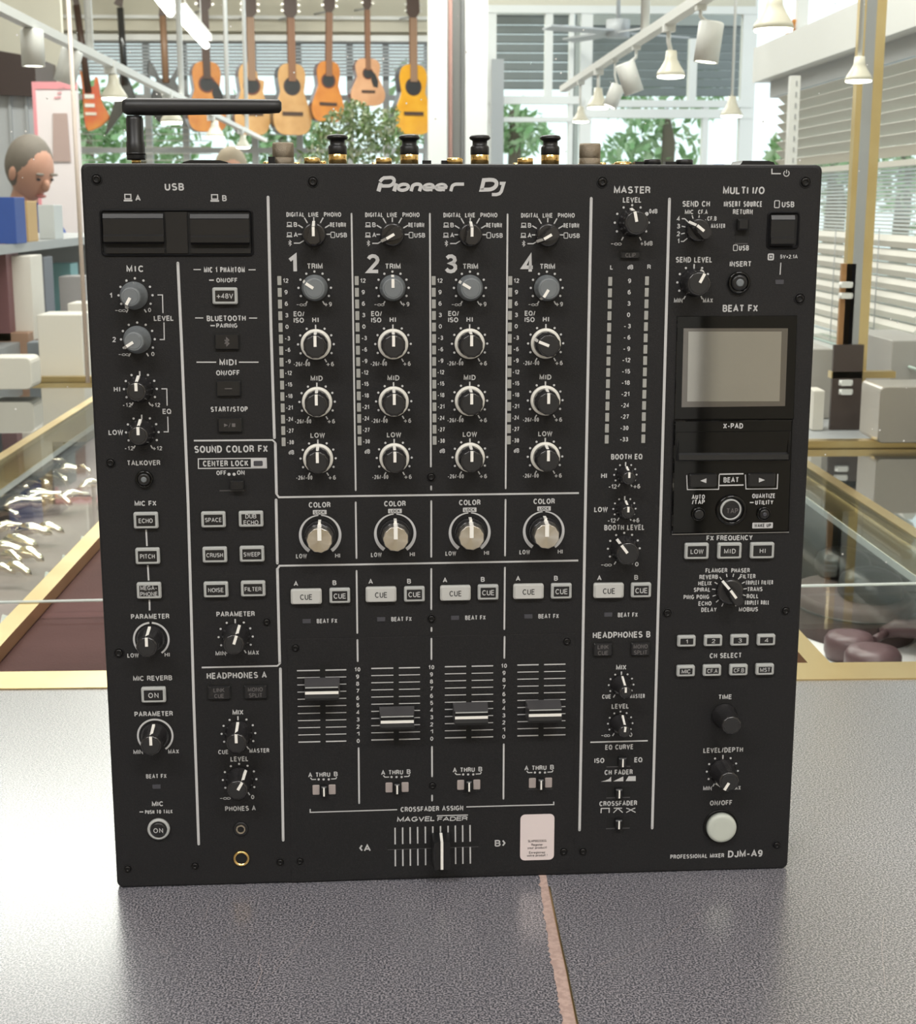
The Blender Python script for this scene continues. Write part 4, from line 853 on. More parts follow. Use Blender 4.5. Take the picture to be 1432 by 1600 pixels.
PR.build('printed_lettering', M['print'], MIX, flat=True)['label'] = 'light grey printed words, scales, section lines and a painted edge highlight'

# ---------------------------------------------------------------- connectors standing on the rear panel (now the top)
def rear(px, py, Y):
    d = ray(px, py, BM_); t = (Y-CM.y)/d.y; return CM + d*t
TOPZ = HF-.0005
def rlathe(name, px, Y, prof, mats, n=24, parent=MIX, mod=None):
    x = rear(px, 250, Y).x; mb = MB()
    for mi, p in enumerate(prof if isinstance(prof[0], list) else [prof]): mb.lathe(p, n, mi, 'z', mod=mod)
    return mb.build(name, mats, parent, (x, Y, TOPZ))
S = lambda n, Y=.04: n/F*(Y+.821)            # photo pixels -> metres at that depth
# antenna
m_ = MB(); m_.lathe([(S(7), 0), (S(7), S(14))], 16, 0, 'z'); gx = rear(213, 250, .04).x
an = m_.build('antenna', M['gold'], MIX, (gx, .04, TOPZ)); an['label'] = 'black hinged antenna on a gold screw base'
m_ = MB(); m_.lathe([(S(13.5), S(9)), (S(14), S(11)), (S(14), S(34)), (S(12.8), S(36)), (S(12.8), S(68)), (S(11), S(73))], 20, 0, 'z'); m_.lathe([(S(14.4), S(16)), (S(14.4), S(20))], 20, 0, 'z'); m_.build('collar', M['black'], an, (0, 0, 0))
P = [rear(192, 166, .04), rear(199, 166.5, .04), rear(240, 167, .04), rear(420, 166.5, .04), rear(436, 166, .04), rear(440, 166, .04)]
o_ = Vector((gx, .04, TOPZ)); m_ = MB(); m_.tube([p-o_ for p in P], [S(9), S(12.5), S(12.8), S(10.6), S(10), S(6)], 18)
m_.tube([rear(211, 180, .04)-o_, rear(211, 172, .04)-o_], S(7), 12); m_.build('antenna_rod', M['knobtop'], an, (0, 0, 0))
kn = lambda r, h, a: r*(1-.03*(math.cos(26*a) > 0))
for x, Y in ((443, .05), (922, .05)):
    r = S(16.3, Y); o = rlathe('knurled_cap', x, Y, [(r, 0), (r, S(13)), (r*.97, S(13.4)), (r*.97, S(14.2)), (r, S(14.6)), (r, S(33.5)), (r*.93, S(36))], M['nickel'], 52, mod=kn)
for x in (528, 640, 750, 860):
    o = rlathe('dust_cap', x, .055, [(S(14), 0), (S(14), S(19)), (S(13), S(20))], M['gold'], 28)
    m_ = MB(); m_.lathe([(S(13.5), S(18)), (S(14.5), S(20)), (S(14.5), S(30)), (S(13.4), S(32)), (S(11.5), S(33.5)), (S(11.5), S(40)), (S(15.8), S(42.5)), (S(16.5), S(45)), (S(14), S(48)), (S(9), S(49))], 28, 0, 'z'); m_.build('plug_cap', M['black'], o)
for x in (488, 600, 711, 821): rlathe('phono_socket', x, .035, [(S(12), 0), (S(12), S(11.5)), (S(11), S(12.5)), (S(7), S(12.5)), (S(7), S(9))], M['gold'], 24)
for x, h in ((416, 6), (464, 5), (505, 7), (586, 5), (807, 5), (909, 5), (943, 6)): rlathe('phono_socket', x, .07, [(S(5), 0), (S(5), S(h+2)), (S(4), S(h+3))], M['gold'], 16)
rlathe('phono_socket', 974, .04, [(S(13), 0), (S(13), S(7)), (S(10), S(8))], M['gold'], 24)
for x, w, h in ((425, 10, 14), (667, 13, 9), (694, 8, 9), (998, 14, 8), (1047, 17, 8)):
    m_ = MB(); m_.box((0, 0, S(h)/2), (S(w), .008, S(h))); m_.build('socket_block', M['black'], MIX, (rear(x, 250, .04).x, .04, TOPZ))
for x in (1020, 1070): rlathe('rubber_cap', x, .04, [(S(13), 0), (S(13.2), S(10)), (S(12), S(11.5))], M['black'], 24)
m_ = MB(); m_.box((0, 0, S(7)/2), (S(24), .02, S(7))); m_.build('network_socket', M['gold'], MIX, (rear(972, 250, .06).x, .06, TOPZ))
m_ = MB(); m_.slab([(S(-36), 0), (S(36), 0), (S(33), S(5)), (S(22), S(8)), (S(-22), S(8)), (S(-33), S(5))], -.012, .012, back=True); m_.build('rear_socket_plate', M['black'], MIX, (rear(324, 250, .04).x, .04, TOPZ))
m_ = MB(); m_.slab([(S(-30), 0), (S(30), 0), (S(26), S(7)), (S(18), S(9)), (S(-22), S(9)), (S(-24), S(5))], -.012, .012, back=True); m_.build('power_socket', M['black'], MIX, (rear(1175, 250, .04).x, .04, TOPZ))
rlathe('blue_connector', 1124, .05, [(S(17), 0), (S(16), S(3)), (S(8), S(5))], M['blue'], 20)
# ================================================================ THE ROOM
EZ = CR.z
rnd = random.Random(7)
def YD(d): return d+CR.y                       # distance in front of the camera -> world Y
def struct(name, mb, m, parent=None):
    o = mb.build(name, m, parent)
    if parent is None: o['kind'] = 'structure'
    return o
def bx(a, b):
    mb = MB(); mb.span(a, b); return mb
M['cream'] = mat('cream wall paint', (.70, .66, .55), .8, noise=(3, (.66, .62, .52), .4, .7))
M['floor'] = mat('grey-brown floor', (.16, .13, .11), .45, noise=(6, (.20, .17, .14), .4, .6))
M['ceil'] = mat('white ceiling', (.82, .81, .78), .8)
M['beige'] = mat('beige rear wall', (.66, .58, .42), .8, noise=(2, (.62, .54, .40), .4, .6))
M['wframe'] = mat('white painted metal', (.80, .80, .78), .4, bump=(60, .05))
M['gframe'] = mat('grey painted metal', (.42, .43, .44), .45)
M['blind'] = mat('cream blind slat', (.66, .63, .57), .5)
M['blindg'] = mat('grey blind slat', (.50, .52, .54), .5)
M['brass'] = mat('brass profile', (.78, .62, .33), .30, metal=1, noise=(8, (.70, .52, .24), .4, .65))
M['brassd'] = mat('dull brass', (.42, .31, .12), .4, metal=1)
M['shut'] = mat('grey shutter slat', (.20, .215, .23), .5)
M['glass'] = glass_mat('clear glass', ior=1.2)
M['glassl'] = glass_mat('coated case glass', ior=1.12)
M['glassd'] = mat('dark glass top', (.045, .05, .05), .03, spec=.9, coat=1, croough=.02)
M['maroon'] = mat('maroon leather cloth', (.085, .040, .037), .75, spec=.12, bump=(400, .3), noise=(12, (.10, .047, .044), .35, .65))
M['mauve'] = mat('mauve display cloth', (.13, .095, .095), .75, noise=(30, (.16, .12, .115), .4, .6))
M['dkcloth'] = mat('dark grey display cloth', (.035, .038, .04), .7, noise=(40, (.048, .05, .053), .4, .6))
M['silver'] = mat('polished silver', (.86, .76, .63), .2, metal=1)
M['whitep'] = mat('white panel', (.85, .85, .83), .5)
M['greysh'] = mat('grey shelf metal', (.36, .37, .38), .45)
M['boxw'] = mat('white carton', (.72, .68, .62), .7)
M['tube'] = mat('fluorescent tube', (1, 1, 1), .5, emit=(1, .97, .90), es=9)
M['bulb'] = mat('lit lamp', (1, 1, 1), .5, emit=(1, .93, .80), es=7)

# ---------------------------------------------------------------- the shell
FZ, CZ = -.98, 2.32
XN, YN = 1.2, YD(4.42)                         # near part of the shop ends at XN; the far bay is wider
fl = bx((-4.4, -4.2, FZ-.05), (XN+.1, YN, FZ)); fl.span((-4.4, YN, FZ-.05), (2.6, YD(12.2), FZ)); struct('floor', fl, M['floor'])
cl = bx((-4.4, -4.2, CZ), (XN+.1, YN, CZ+.08)); cl.span((-4.4, YN, CZ), (2.6, YD(12.2), CZ+.08)); struct('ceiling', cl, M['ceil'])
struct('wall_rear', bx((-4.4, -4.2, FZ), (XN+.1, -4.1, CZ)), M['beige'])
struct('wall_left', bx((-4.4, -4.1, FZ), (-4.3, YD(12), CZ)), M['cream'])
# back wall, left bay: cream head over a long window with blinds
YB = YD(12.0)
zt = pY(400, 62, YB).z; xl, xr = pY(60, 60, YB).x, pY(676, 60, YB).x
struct('wall_back', bx((-4.4, YB, zt), (xr, YB+.15, CZ)), M['cream'])
w_ = MB(); w_.span((-4.4, YB, FZ), (xr, YB+.12, pY(400, 345, YB).z)); w_.span((-4.4, YB, FZ), (xl-.5, YB+.12, CZ)); struct('wall_back_low', w_, M['cream'])
t_ = MB(); z0, z1 = pY(400, 57, YB).z, pY(400, 33, YB).z; t_.span((xl, YB-.09, z0+.03), (xr, YB, z1)); struct('trim_1', t_, M['cream'])
t_ = MB(); t_.span((xl, YB-.14, z1), (xr, YB, z1+.025)); struct('trim_2', t_, M['wframe'])
t_ = MB(); t_.span((xl, YB-.12, zt-.02), (xr, YB, z0)); struct('trim_3', t_, M['wframe'])
win = empty('window_1', (0, 0, 0)); win['kind'] = 'structure'
for px in (90, 232, 290, 398, 468, 548, 604, 668):
    x = pY(px, 200, YB).x; f_m = bx((x-.025, YB, pY(px, 345, YB).z), (x+.025, YB+.06, zt)); f_m.build('mullion', M['gframe'], win)
for z in (pY(400, 152, YB).z, pY(400, 235, YB).z): bx((xl, YB+.01, z-.02), (xr, YB+.05, z+.02)).build('transom', M['gframe'], win)
bl = thing('window_blind', (0, 0, 0), 'grey slatted blind half drawn across the long window behind the hanging guitars', 'blind')
s_ = MB(); zb = pY(400, 120, YB).z; z = zt-.03; R_ = Matrix.Rotation(.62, 3, 'X')
while z > zb: s_.box(((xl+xr)/2, YB-.05, z), (xr-xl-.05, .035, .003), rot=R_); z -= .026
o = s_.build('slats', M['blindg'], bl); o['kind'] = 'stuff'
bx((xl+.02, YB-.09, zt-.03), (xr-.02, YB-.01, zt)).build('head_rail', M['blindg'], bl)
s_ = MB(); z = zb; R2 = Matrix.Rotation(-.15, 3, 'X')
for (a, b) in ((60, 160), (200, 330), (420, 460)):
    z = pY(400, 200, YB).z
    while z > pY(400, 330, YB).z: s_.box(((pY(a, 200, YB).x+pY(b, 200, YB).x)/2, YB-.03, z), (pY(b, 200, YB).x-pY(a, 200, YB).x, .028, .002), rot=R2); z -= .05
o = s_.build('open_slats', M['blind'], bl); o['kind'] = 'stuff'
bx((xl, YB+.035, pY(400, 345, YB).z), (xr, YB+.04, zt)).build('pane', M['glass'], win)

# white column between the bays and the pink pipe
YC = YD(8.6)
def vspan(name, px0, px1, Y, dep, z0, z1, m, parent=None):
    return bx((pY(px0, 150, Y).x, Y, z0), (pY(px1, 150, Y).x, Y+dep, z1)).build(name, m, parent)
def sv(name, px0, px1, Y, dep, z0=FZ, z1=CZ, m='wframe'):
    o = vspan(name, px0, px1, Y, dep, z0, z1, M[m]); o['kind'] = 'structure'; return o
sv('trim_4', 671, 699, YC, .5); sv('trim_5', 728, 762, YC, .35); sv('wall_column', 695, 732, YC+.36, .1, m='whitep'); sv('trim_6', 721, 728, YC+.2, .2, m='gframe')
c = pY(704, 100, YC+.1); m_ = MB(); m_.tube([(c.x, YC+.1, FZ), (c.x, YC+.1, CZ)], .012, 10)
tag(m_.build('pipe', mat('pinkish copper pipe', (.62, .36, .31), .4)), 'thin pinkish pipe running up beside the white column', 'pipe')
# right bay: white window frames further back
YW = YD(9.4)
win2 = empty('window_2'); win2['kind'] = 'structure'
for (a, b, t, bt_) in ((762, 776, 20, 330), (852, 864, 20, 158), (890, 897, 0, 330), (908, 926, 0, 330), (1078, 1090, 60, 165), (1102, 1111, 158, 330), (1160, 1182, 0, 330)):
    bx((pY(a, 100, YW).x, YW, pY(a, bt_, YW).z), (pY(b, 100, YW).x, YW+.07, pY(a, t, YW).z if t else CZ)).build('frame_post', M['wframe'], win2)
for (a, b, t, bt_) in ((755, 912, 150, 162), (762, 925, 183, 190), (915, 1175, 156, 167), (915, 1175, 170, 184), (762, 1185, 8, 20)):
    bx((pY(a, t, YW).x, YW-.01, pY(a, bt_, YW).z), (pY(b, t, YW).x, YW+.06, pY(a, t, YW).z)).build('frame_rail', M['wframe'], win2)
bx((pY(762, 100, YW).x, YW+.03, pY(762, 330, YW).z), (pY(1175, 100, YW).x, YW+.035, pY(762, 8, YW).z)).build('pane', M['glass'], win2)
struct('wall_back_right', bx((pY(762, 0, YW).x, YW, pY(762, 8, YW).z), (pY(1182, 0, YW).x, YW+.1, CZ)), M['cream'])
struct('wall_under_window', bx((pY(762, 0, YW).x, YW, FZ), (pY(1182, 0, YW).x, YW+.1, pY(762, 320, YW).z)), M['cream'])
# roller shutters outside those windows
YS = YW+.9
for (a, b, t, bt_, lab) in ((770, 890, 24, 140, 'grey roller shutter half down outside the tall window by the column'), (905, 1165, 40, 150, 'wide grey roller shutter outside the windows over the track lights')):
    rs = thing('roller_shutter', (0, 0, 0), lab, 'shutter'); x0, x1 = pY(a, 100, YS).x, pY(b, 100, YS).x; z0, z1 = pY(a, bt_, YS).z, pY(a, t, YS).z; n = int((z1-z0)/.055)
    for i in range(n):
        mb = MB(); z = z0+(z1-z0)*(i+.5)/n; mb.span((x0, YS, z-.0272), (x1, YS+.02, z+.0272)); mb.span((x0, YS-.004, z-.020), (x1, YS, z+.024)); mb.build('shutter_slat', M['shut'], rs)
    bx((x0-.02, YS-.04, z1), (x1+.02, YS+.1, z1+.12)).build('shutter_box', M['gframe'], rs)
    for xx in (x0-.03, x1): bx((xx, YS-.02, FZ), (xx+.03, YS+.05, z1)).build('side_rail', M['gframe'], rs)
vd = pY(773, 200, YW-.1); tag(bx((vd.x-.02, YW-.12, FZ), (vd.x+.055, YW-.05, pY(773, 95, YW).z)).build('speaker_column', M['gframe']), 'narrow dark grey upright box beside the white column', 'box')
# ceiling fan
fan = thing('ceiling_fan', (0, 0, 0), 'dark ceiling fan with thin blades behind the right-hand track', 'fan'); c = pY(966, 45, YD(8.9))
m_ = MB(); m_.tube([c+Vector((0, 0, -.05)), c+Vector((0, 0, .05))], .07, 16); m_.build('motor', M['gframe'], fan)
m_ = MB(); m_.tube([c+Vector((0, 0, .05)), (c.x, c.y, CZ)], .012, 8); m_.build('rod', M['gframe'], fan)
for i in range(4):
    a = .5+i*math.pi/2; m_ = MB(); m_.box((c.x+.28*math.cos(a), c.y+.28*math.sin(a), c.z-.02), (.44, .09, .01), rot=Matrix.Rotation(a, 3, 'Z') @ Matrix.Rotation(.15, 3, 'X')); m_.build('blade', M['gframe'], fan)

# outdoors: ground, hedge trees
struct('ground_outside', bx((-14, 11.4, FZ-.2), (16, 40, FZ-.05)), mat('pale paving', (.55, .54, .50), .8))
M['leafs'] = [mat('leaf green %d' % i, c, .6, spec=.2) for i, c in enumerate(((.22, .38, .16), (.34, .50, .26), (.46, .58, .36)))]
def leafball(mb, c, r, n, s, mi, rg, flat=1):
    for _ in range(n):
        d = Vector((rg.gauss(0, 1), rg.gauss(0, 1), rg.gauss(0, 1)*flat)).normalized()*r*(.55+.5*rg.random()); p = Vector(c)+d
        a = Vector((rg.gauss(0, 1), rg.gauss(0, 1), rg.gauss(0, 1))).normalized(); b = a.cross(Vector((rg.random(), rg.random(), 1))).normalized(); q = s*(.6+.7*rg.random())
        mb.add([p-a*q, p+b*q*.45, p+a*q, p-b*q*.45], [(0, 1, 2, 3)], rg.randrange(3) if mi is None else mi)
def tree(px, py, D, r, n, s, lab, cat='tree', h=None):
    c = pY(px, py, YD(D)); t = thing('tree', (0, 0, 0), lab, cat, 'trees outside the windows')
    m_ = MB(); rg = random.Random(int(px+py))
    for k in range(9): leafball(m_, c+Vector((rg.uniform(-.8, .8)*r, rg.uniform(-.6, .6)*r, rg.uniform(-.75, .75)*r)), r*.5, n//9, s, None, rg)
    o = m_.build('foliage', M['leafs'], t, flat=True); o['kind'] = 'stuff'
    m_ = MB(); m_.tube([(c.x, c.y, FZ-.1), (c.x+.05, c.y, c.z-r*.3), (c.x, c.y, c.z+r*.3)], [.12, .09, .04], 8); m_.build('trunk', mat('bark', (.12, .09, .06), .8), t)
tree(215, 225, 19, .75, 700, .10, 'pale green leafy tree outside, behind the black guitars'); tree(440, 235, 22, .7, 600, .10, 'pale green tree outside, left of the potted plant')
tree(668, 160, 18, .5, 420, .10, 'green tree outside, behind the yellow guitar'); tree(130, 165, 24, .5, 420, .10, 'small green tree outside, behind the red guitar')
tree(800, 190, 22, .55, 420, .10, 'green tree outside the tall window by the column'); tree(1040, 195, 20, .7, 600, .10, 'green tree outside, behind the track lights')
tree(1300, 285, 13, .5, 800, .07, 'bright green tree outside, right of the mixer'); tree(1410, 250, 17, .8, 700, .08, 'pale green tree outside at the right edge')

# ---------------------------------------------------------------- the counter
M['counter'] = mat('dark speckled laminate', (.075, .075, .085), .30, spec=.6, bump=(900, .10), coat=1, croough=.22)
nt = M['counter'].node_tree; b = nt.nodes['Principled BSDF']; b.inputs['Coat IOR'].default_value = 1.75
tc = nt.nodes.new('ShaderNodeTexCoord'); n1 = nt.nodes.new('ShaderNodeTexNoise'); n1.inputs['Scale'].default_value = 900; n1.inputs['Detail'].default_value = 2
r1 = nt.nodes.new('ShaderNodeValToRGB'); e = r1.color_ramp.elements; e[0].position = .44; e[0].color = (.060, .064, .080, 1); e[1].position = .60; e[1].color = (.40, .38, .41, 1)
nt.links.new(tc.outputs['Object'], n1.inputs['Vector']); nt.links.new(n1.outputs['Fac'], r1.inputs[0]); nt.links.new(r1.outputs[0], b.inputs['Base Color'])
ye = pZ(80, 1077, 0).y; ye2 = pZ(80, 1049, .001).y
cnt = thing('counter', (0, 0, 0), 'dark grey speckled shop counter carrying the mixer, edged in brass', 'counter')
bx((-1.6, -.62, -.04), (1.17, ye, 0)).build('counter_top', M['counter'], cnt)
bx((-1.55, -.58, FZ), (1.15, ye, -.041)).build('counter_base', M['gframe'], cnt)
bx((-1.6, ye, -.045), (1.17, ye2, .0012)).build('brass_edge', M['brass'], cnt)
# the seam with exposed adhesive
m_ = MB(); Lp, Rp = [], []; rg = random.Random(3)
N_ = 60
for i in range(N_+1):
    t = i/N_; x = 846+(892-846)*t**1.15 + (0 if i == 0 else 0); y = 1352+t*260; wd = 9+9*min(1, t*1.6)
    Lp.append(pZ(x-wd*.4-rg.uniform(0, 4.5)*(1 if i % 2 else .3), y, .0003)); Rp.append(pZ(x+wd*.62, y, .0003))
n = len(Lp); m_.add(Lp+Rp, [(i, n+i, n+i+1, i+1) for i in range(n-1)])
m_.build('seam_filler', mat('pinkish adhesive', (.56, .41, .36), .7, noise=(300, (.46, .33, .29), .4, .6)), cnt, flat=True)['label'] = 'ragged pinkish strip of adhesive along the seam'
m_ = MB(); m_.tube([p+Vector((.0006, 0, .0002)) for p in Rp[8:]], .0006, 6); m_.build('seam_edge', M['brass'], cnt)
for pts, wd in (([(408, 1490), (404, 1505), (410, 1518), (403, 1535), (398, 1548)], .00028), ([(492, 1440), (470, 1475), (440, 1505), (425, 1522)], .00018), ([(930, 1510), (985, 1492), (1040, 1465), (1095, 1425)], .00018), ([(248, 1482), (262, 1490)], .0002), ([(1382, 1430), (1378, 1480), (1384, 1540)], .0002), ([(330, 1405), (318, 1440)], .00015)):
    m_ = MB(); P_ = [pZ(*q, .0002) for q in pts]; m_.ribbon([(p.x, p.y) for p in P_], wd, .0003, ax='z'); m_.build('scratch', mat('pale scratch', (.42, .36, .35), .6), cnt, flat=True)

# ---------------------------------------------------------------- glass show cases behind the counter
YE = ye2+.002
yl, yr = pZ(60, 597, .0).y, pZ(1350, 700, 0).y
LX, LX2, RX, RX2 = (pZ(0, 990, 0).x+pZ(153, 830, 0).x)/2, (pZ(0, 716, 0).x+pZ(140, 627, 0).x)/2, pZ(1268, 1022, 0).x, pZ(1432, 835, 0).x
ZBL, ZB = -.12, -.22
sc1 = thing('showcase', (0, 0, 0), 'glass display case behind the counter on the left, silver pieces inside, brass framed', 'showcase')
sc2 = thing('showcase', (0, 0, 0), 'glass display case behind the counter on the right, headphones inside, brass framed', 'showcase')
struct('trim_7', bx((LX-.006, YE, -.06), (RX+.006, 2.4, -.0155)), M['maroon'])
for (o_, xi, xo, y1, s, zb) in ((sc1, LX, LX2, yl, -1, ZBL), (sc2, RX, RX2, yr, 1, ZB)):
    xe = -.972 if s < 0 else RX2+.42
    bx((xi-.010, YE, -.014), (xi+.010, y1, 0)).build('brass_rail', M['brass'], o_)
    bx((xo-.009, YE, -.006), (xo+.009, y1, .002)).build('brass_rail', M['brass'], o_)
    bx((xo+s*-.008, YE, -.045), (xo+s*-.003, y1, -.006)).build('rail_face', M['brassd'], o_)
    bx((xo+s*-.009, YE, -.055), (xo+s*-.004, y1, -.045)).build('seal', M['greysh'], o_)
    bx((min(xi, xe), y1-.02, zb), (max(xi, xe), y1, -.012)).build('inner_back', M['mauve' if s < 0 else 'dkcloth'], o_)
    bx((min(xi, xe), YE, zb-.03), (max(xi, xe), y1, zb)).build('display_bed', M['mauve' if s < 0 else 'dkcloth'], o_)
    bx((min(xi, xe), YE, FZ), (max(xi, xe), y1, zb-.03)).build('plinth', M['greysh'], o_)
    bx((min(xi, xo)+.01, YE+.12, -.004), (max(xi, xo)-.01, y1-.03, .001)).build('glass_top', M['glassl'], o_)
    bx((min(xo, xe)+.009*(s > 0), YE, -.012), (max(xo, xe)-.009*(s < 0), y1-.01, -.001)).build('dark_glass_top', M['glassd'], o_)
    # rear brass bar pair
    bx((min(xi, xe), y1, -.01), (max(xi, xe), y1+.025, .012)).build('brass_bar', M['brass'], o_)
    bx((min(xi, xe), y1+.03, -.02), (max(xi, xe), y1+.05, -.002)).build('brass_bar', M['brassd'], o_)
bx((RX+.012, YE+.01, ZB), (RX2+.4, pZ(1400, 948, ZB).y, ZB+.004)).build('white_mat', M['whitep'], sc2)
# the upright glass screen whose polished foot crosses the view
yp = (pZ(60, 942, .0).y+pZ(1350, 914, 0).y)/2
gs = thing('glass_screen', (0, 0, 0), 'clear upright glass screen standing across the show cases behind the mixer', 'glass')
pa = MB(); A_, B_ = pZ(0, 942.5, 0.001), pZ(1432, 913, 0.001); d_ = (B_-A_)
P4 = [A_-d_*.2, B_+d_*.2]; th = Vector((0, .006, 0))
vs = []
for p in P4:
    for dy in (0, .006):
        for z in (.001, 1.1): vs.append((p.x, p.y+dy, z))
pa.add(vs, [(0, 1, 5, 4), (2, 6, 7, 3), (0, 2, 3, 1), (4, 5, 7, 6), (1, 3, 7, 5), (0, 4, 6, 2)]); pa.build('pane', M['glass'], gs)
m_ = MB(); m_.tube([P4[0]+Vector((0, .003, 0)), P4[1]+Vector((0, .003, 0))], .0016, 8); m_.build('polished_edge', mat('bright-painted polished glass edge', (.86, .90, .90), .12, spec=1, coat=1), gs)  # near-white colour stands in for light refracted along the pane's foot
m_ = MB(); rg = random.Random(12)
for _ in range(170):
    px, py = rg.uniform(0, 1432), rg.uniform(0, 900)
    if 110 < px < 1290 and py > 270: continue
    d = ray(px, py); t = ((A_.y+(d_.y/d_.x)*0)-CR.y)/d.y; p = CR+d*t; y = A_.y+d_.y/d_.x*(p.x-A_.x)-.0003; t = (y-CR.y)/d.y; p = CR+d*t; r = rg.uniform(.0005, .0012)
    m_.add([(p.x+r*math.cos(k*1.05), p.y, p.z+r*math.sin(k*1.05)) for k in range(6)], [tuple(range(6))])
o = m_.build('dust_specks', M['whitep'], gs, flat=True); o['kind'] = 'stuff'
# vertical acrylic strip and side glass at the left
c0, c1 = pY(119, 240, YD(2.6)), pY(137, 590, YD(2.6))
m_ = MB(); m_.tube([(c1.x, c1.y, pY(137, 598, YD(2.6)).z), (c0.x, c0.y, pY(119, -20, YD(2.6)).z)], .0038, 8)
tag(m_.build('glass_edge', mat('rosy glass edge', (.80, .68, .62), .3)), 'slim rosy glass edge standing up just left of the mixer', 'glass')

# silver jewellery shells on the left bed
def shell(c, L, a, tw):
    m_ = MB(); prof = []
    pts = [c+Vector((math.cos(a)*L*(t-.5), math.sin(a)*L*(t-.5), .012+.010*math.sin(t*3.1))) for t in (0, .12, .3, .5, .7, .86, 1)]
    m_.tube(pts, [L*k for k in (.03, .10, .17, .15, .09, .11, .02)], 9); return m_
SH = [(62, 712, 40), (35, 735, 44), (70, 730, 46), (105, 745, 40), (8, 745, 46), (15, 770, 48), (48, 765, 50), (88, 758, 40), (30, 800, 62), (62, 790, 60), (8, 815, 36), (115, 790, 46), (145, 770, 36), (95, 795, 34),
      (12, 838, 40), (52, 843, 44), (78, 840, 36), (30, 862, 50), (10, 872, 44), (48, 882, 44), (18, 885, 36), (28, 905, 42), (5, 905, 30), (20, 790, 40), (130, 745, 26)]
for i, (x, y, w) in enumerate(SH):
    c = pZ(x, y, ZBL+.012); L = 1.35*w/F*(c-CR).length; m_ = shell(Vector((0, 0, 0)), L, rg.uniform(-.7, .7), 0)
    o = m_.build('silver_piece', M['silver'], None, (c.x, c.y, ZBL+.008)); tag(o, 'curved polished silver piece lying on the mauve cloth of the left case', 'jewellery', 'silver pieces on the mauve cloth')
# ticket cards along the left rail
for (x, y, w, h, nm_) in ((137, 825, 24, 16, 'first small'), (112, 858, 34, 24, 'second small'), (88, 885, 40, 26, 'third small'), (55, 915, 20, 12, 'fourth small'), (22, 950, 44, 26, 'fifth and last small')):
    c = pZ(x, y, -.03); m_ = MB(); s = (c-CR).length/F; m_.box((0, 0, 0), (w*s, .002, h*s), rot=Matrix.Rotation(-.9, 3, 'X') @ Matrix.Rotation(.5, 3, 'Z'))
    tag(m_.build('price_card', M['whitep'], None, (min(c.x, LX-.025), c.y, -.05)), nm_+' white card from the mixer, leaning along the left brass rail', 'card', 'white cards along the left brass rail')

# ---------------------------------------------------------------- headphones and their case, right
M['hpb'] = mat('dark grey matte plastic', (.010, .010, .011), .35); M['hpm'] = mat('mauve matte plastic', (.12, .075, .078), .4); M['hpc'] = mat('case fabric tinted as reflection', (.075, .050, .047), .7, noise=(60, (.09, .06, .056), .4, .6))  # the case's brown tint replaces a maroon reflection in the glass screen
hc = pZ(1330, 985, ZB); s_ = (hc-CR).length/F
case = thing('headphone_case', (hc.x, hc.y, ZB+.004), 'large oval dark zip case, tinted brown for a reflection, lying open under the black headphones', 'case')
def oval(rx, ry, h0, h1, m_, lip=.86):
    n = 36; R_ = [(1.0, h0), (1.02, h0+(h1-h0)*.4), (.98, h1-.006), (.93, h1), (lip, h1)]
    vs = [(rx*k*math.cos(2*math.pi*i/n), ry*k*math.sin(2*math.pi*i/n), h) for k, h in R_ for i in range(n)]
    m_.add(vs, [(a*n+i, a*n+(i+1) % n, (a+1)*n+(i+1) % n, (a+1)*n+i) for a in range(len(R_)-1) for i in range(n)]+[tuple(range(4*n, 5*n)), tuple(range(n))[::-1]], 0, True)
m_ = MB(); oval(.088, .115, 0, .055, m_); m_.build('case_body', M['hpc'], case)
m_ = MB(); n = 40; m_.tube([(.089*math.cos(2*math.pi*i/n), .116*math.sin(2*math.pi*i/n), .040) for i in range(n+1)], .0016, 6, caps=False); m_.build('zip', M['hpb'], case)
m_ = MB(); m_.tube([(.085, -.02, .04), (.100, -.03, .035), (.098, -.035, .02), (.094, -.02, .03)], .0018, 6); m_.build('pull_loop', M['hpb'], case)
hp = thing('headphones', (0, 0, 0), 'folded matte black headphones resting on the open brown-tinted case', 'headphones')
for k, (x, y, rx) in enumerate(((1318, 872, 40), (1362, 905, 46))):
    c = pZ(x, y, ZB+.085); s_ = (c-CR).length/F; m_ = MB(); r = rx*s_
    m_.lathe([(r*.78, -.030), (r*.98, -.022), (r, -.008), (r*.9, .004), (r*.62, .012), (r*.3, .015)], 32, 0, 'z', mod=lambda q, h, a: q*(1+.16*abs(math.sin(a))))
    m_.build('ear_cup', M['hpb'], hp, c); m2 = MB(); m2.lathe([(r*.84, -.045), (r*.9, -.036), (r*.8, -.028)], 30, 0, 'z', mod=lambda q, h, a: q*(1+.16*abs(math.sin(a)))); m2.build('ear_pad', M['knobtop'], hp, c)
    if k == 0: c_a = c
m_ = MB(); cA = pZ(1318, 862, ZB+.09); cB = pZ(1405, 915, ZB+.07)
pts = []
for i in range(13):
    t = i/12; a = math.pi*t; pts.append(cA.lerp(cB, t)+Vector((.06*math.sin(a), .05*math.sin(a), -.015*math.sin(a))))
m_.tube(pts, [.006]+[.009]*11+[.006], 10); m_.build('headband', M['hpb'], hp)
hm = thing('headphones', (0, 0, 0), 'mauve headphones lying flat on the white mat in front of the case', 'headphones')
for (x, y, rx) in ((1328, 995, 37), (1365, 1018, 42)):
    c = pZ(x, y, ZB+.035); s_ = (c-CR).length/F; r = rx*s_; m_ = MB()
    m_.lathe([(r*.9, -.030), (r, -.02), (r*1.0, -.004), (r*.86, .004), (r*.5, .006)], 32, 0, 'z'); m_.build('ear_cup', M['hpm'], hm, c)
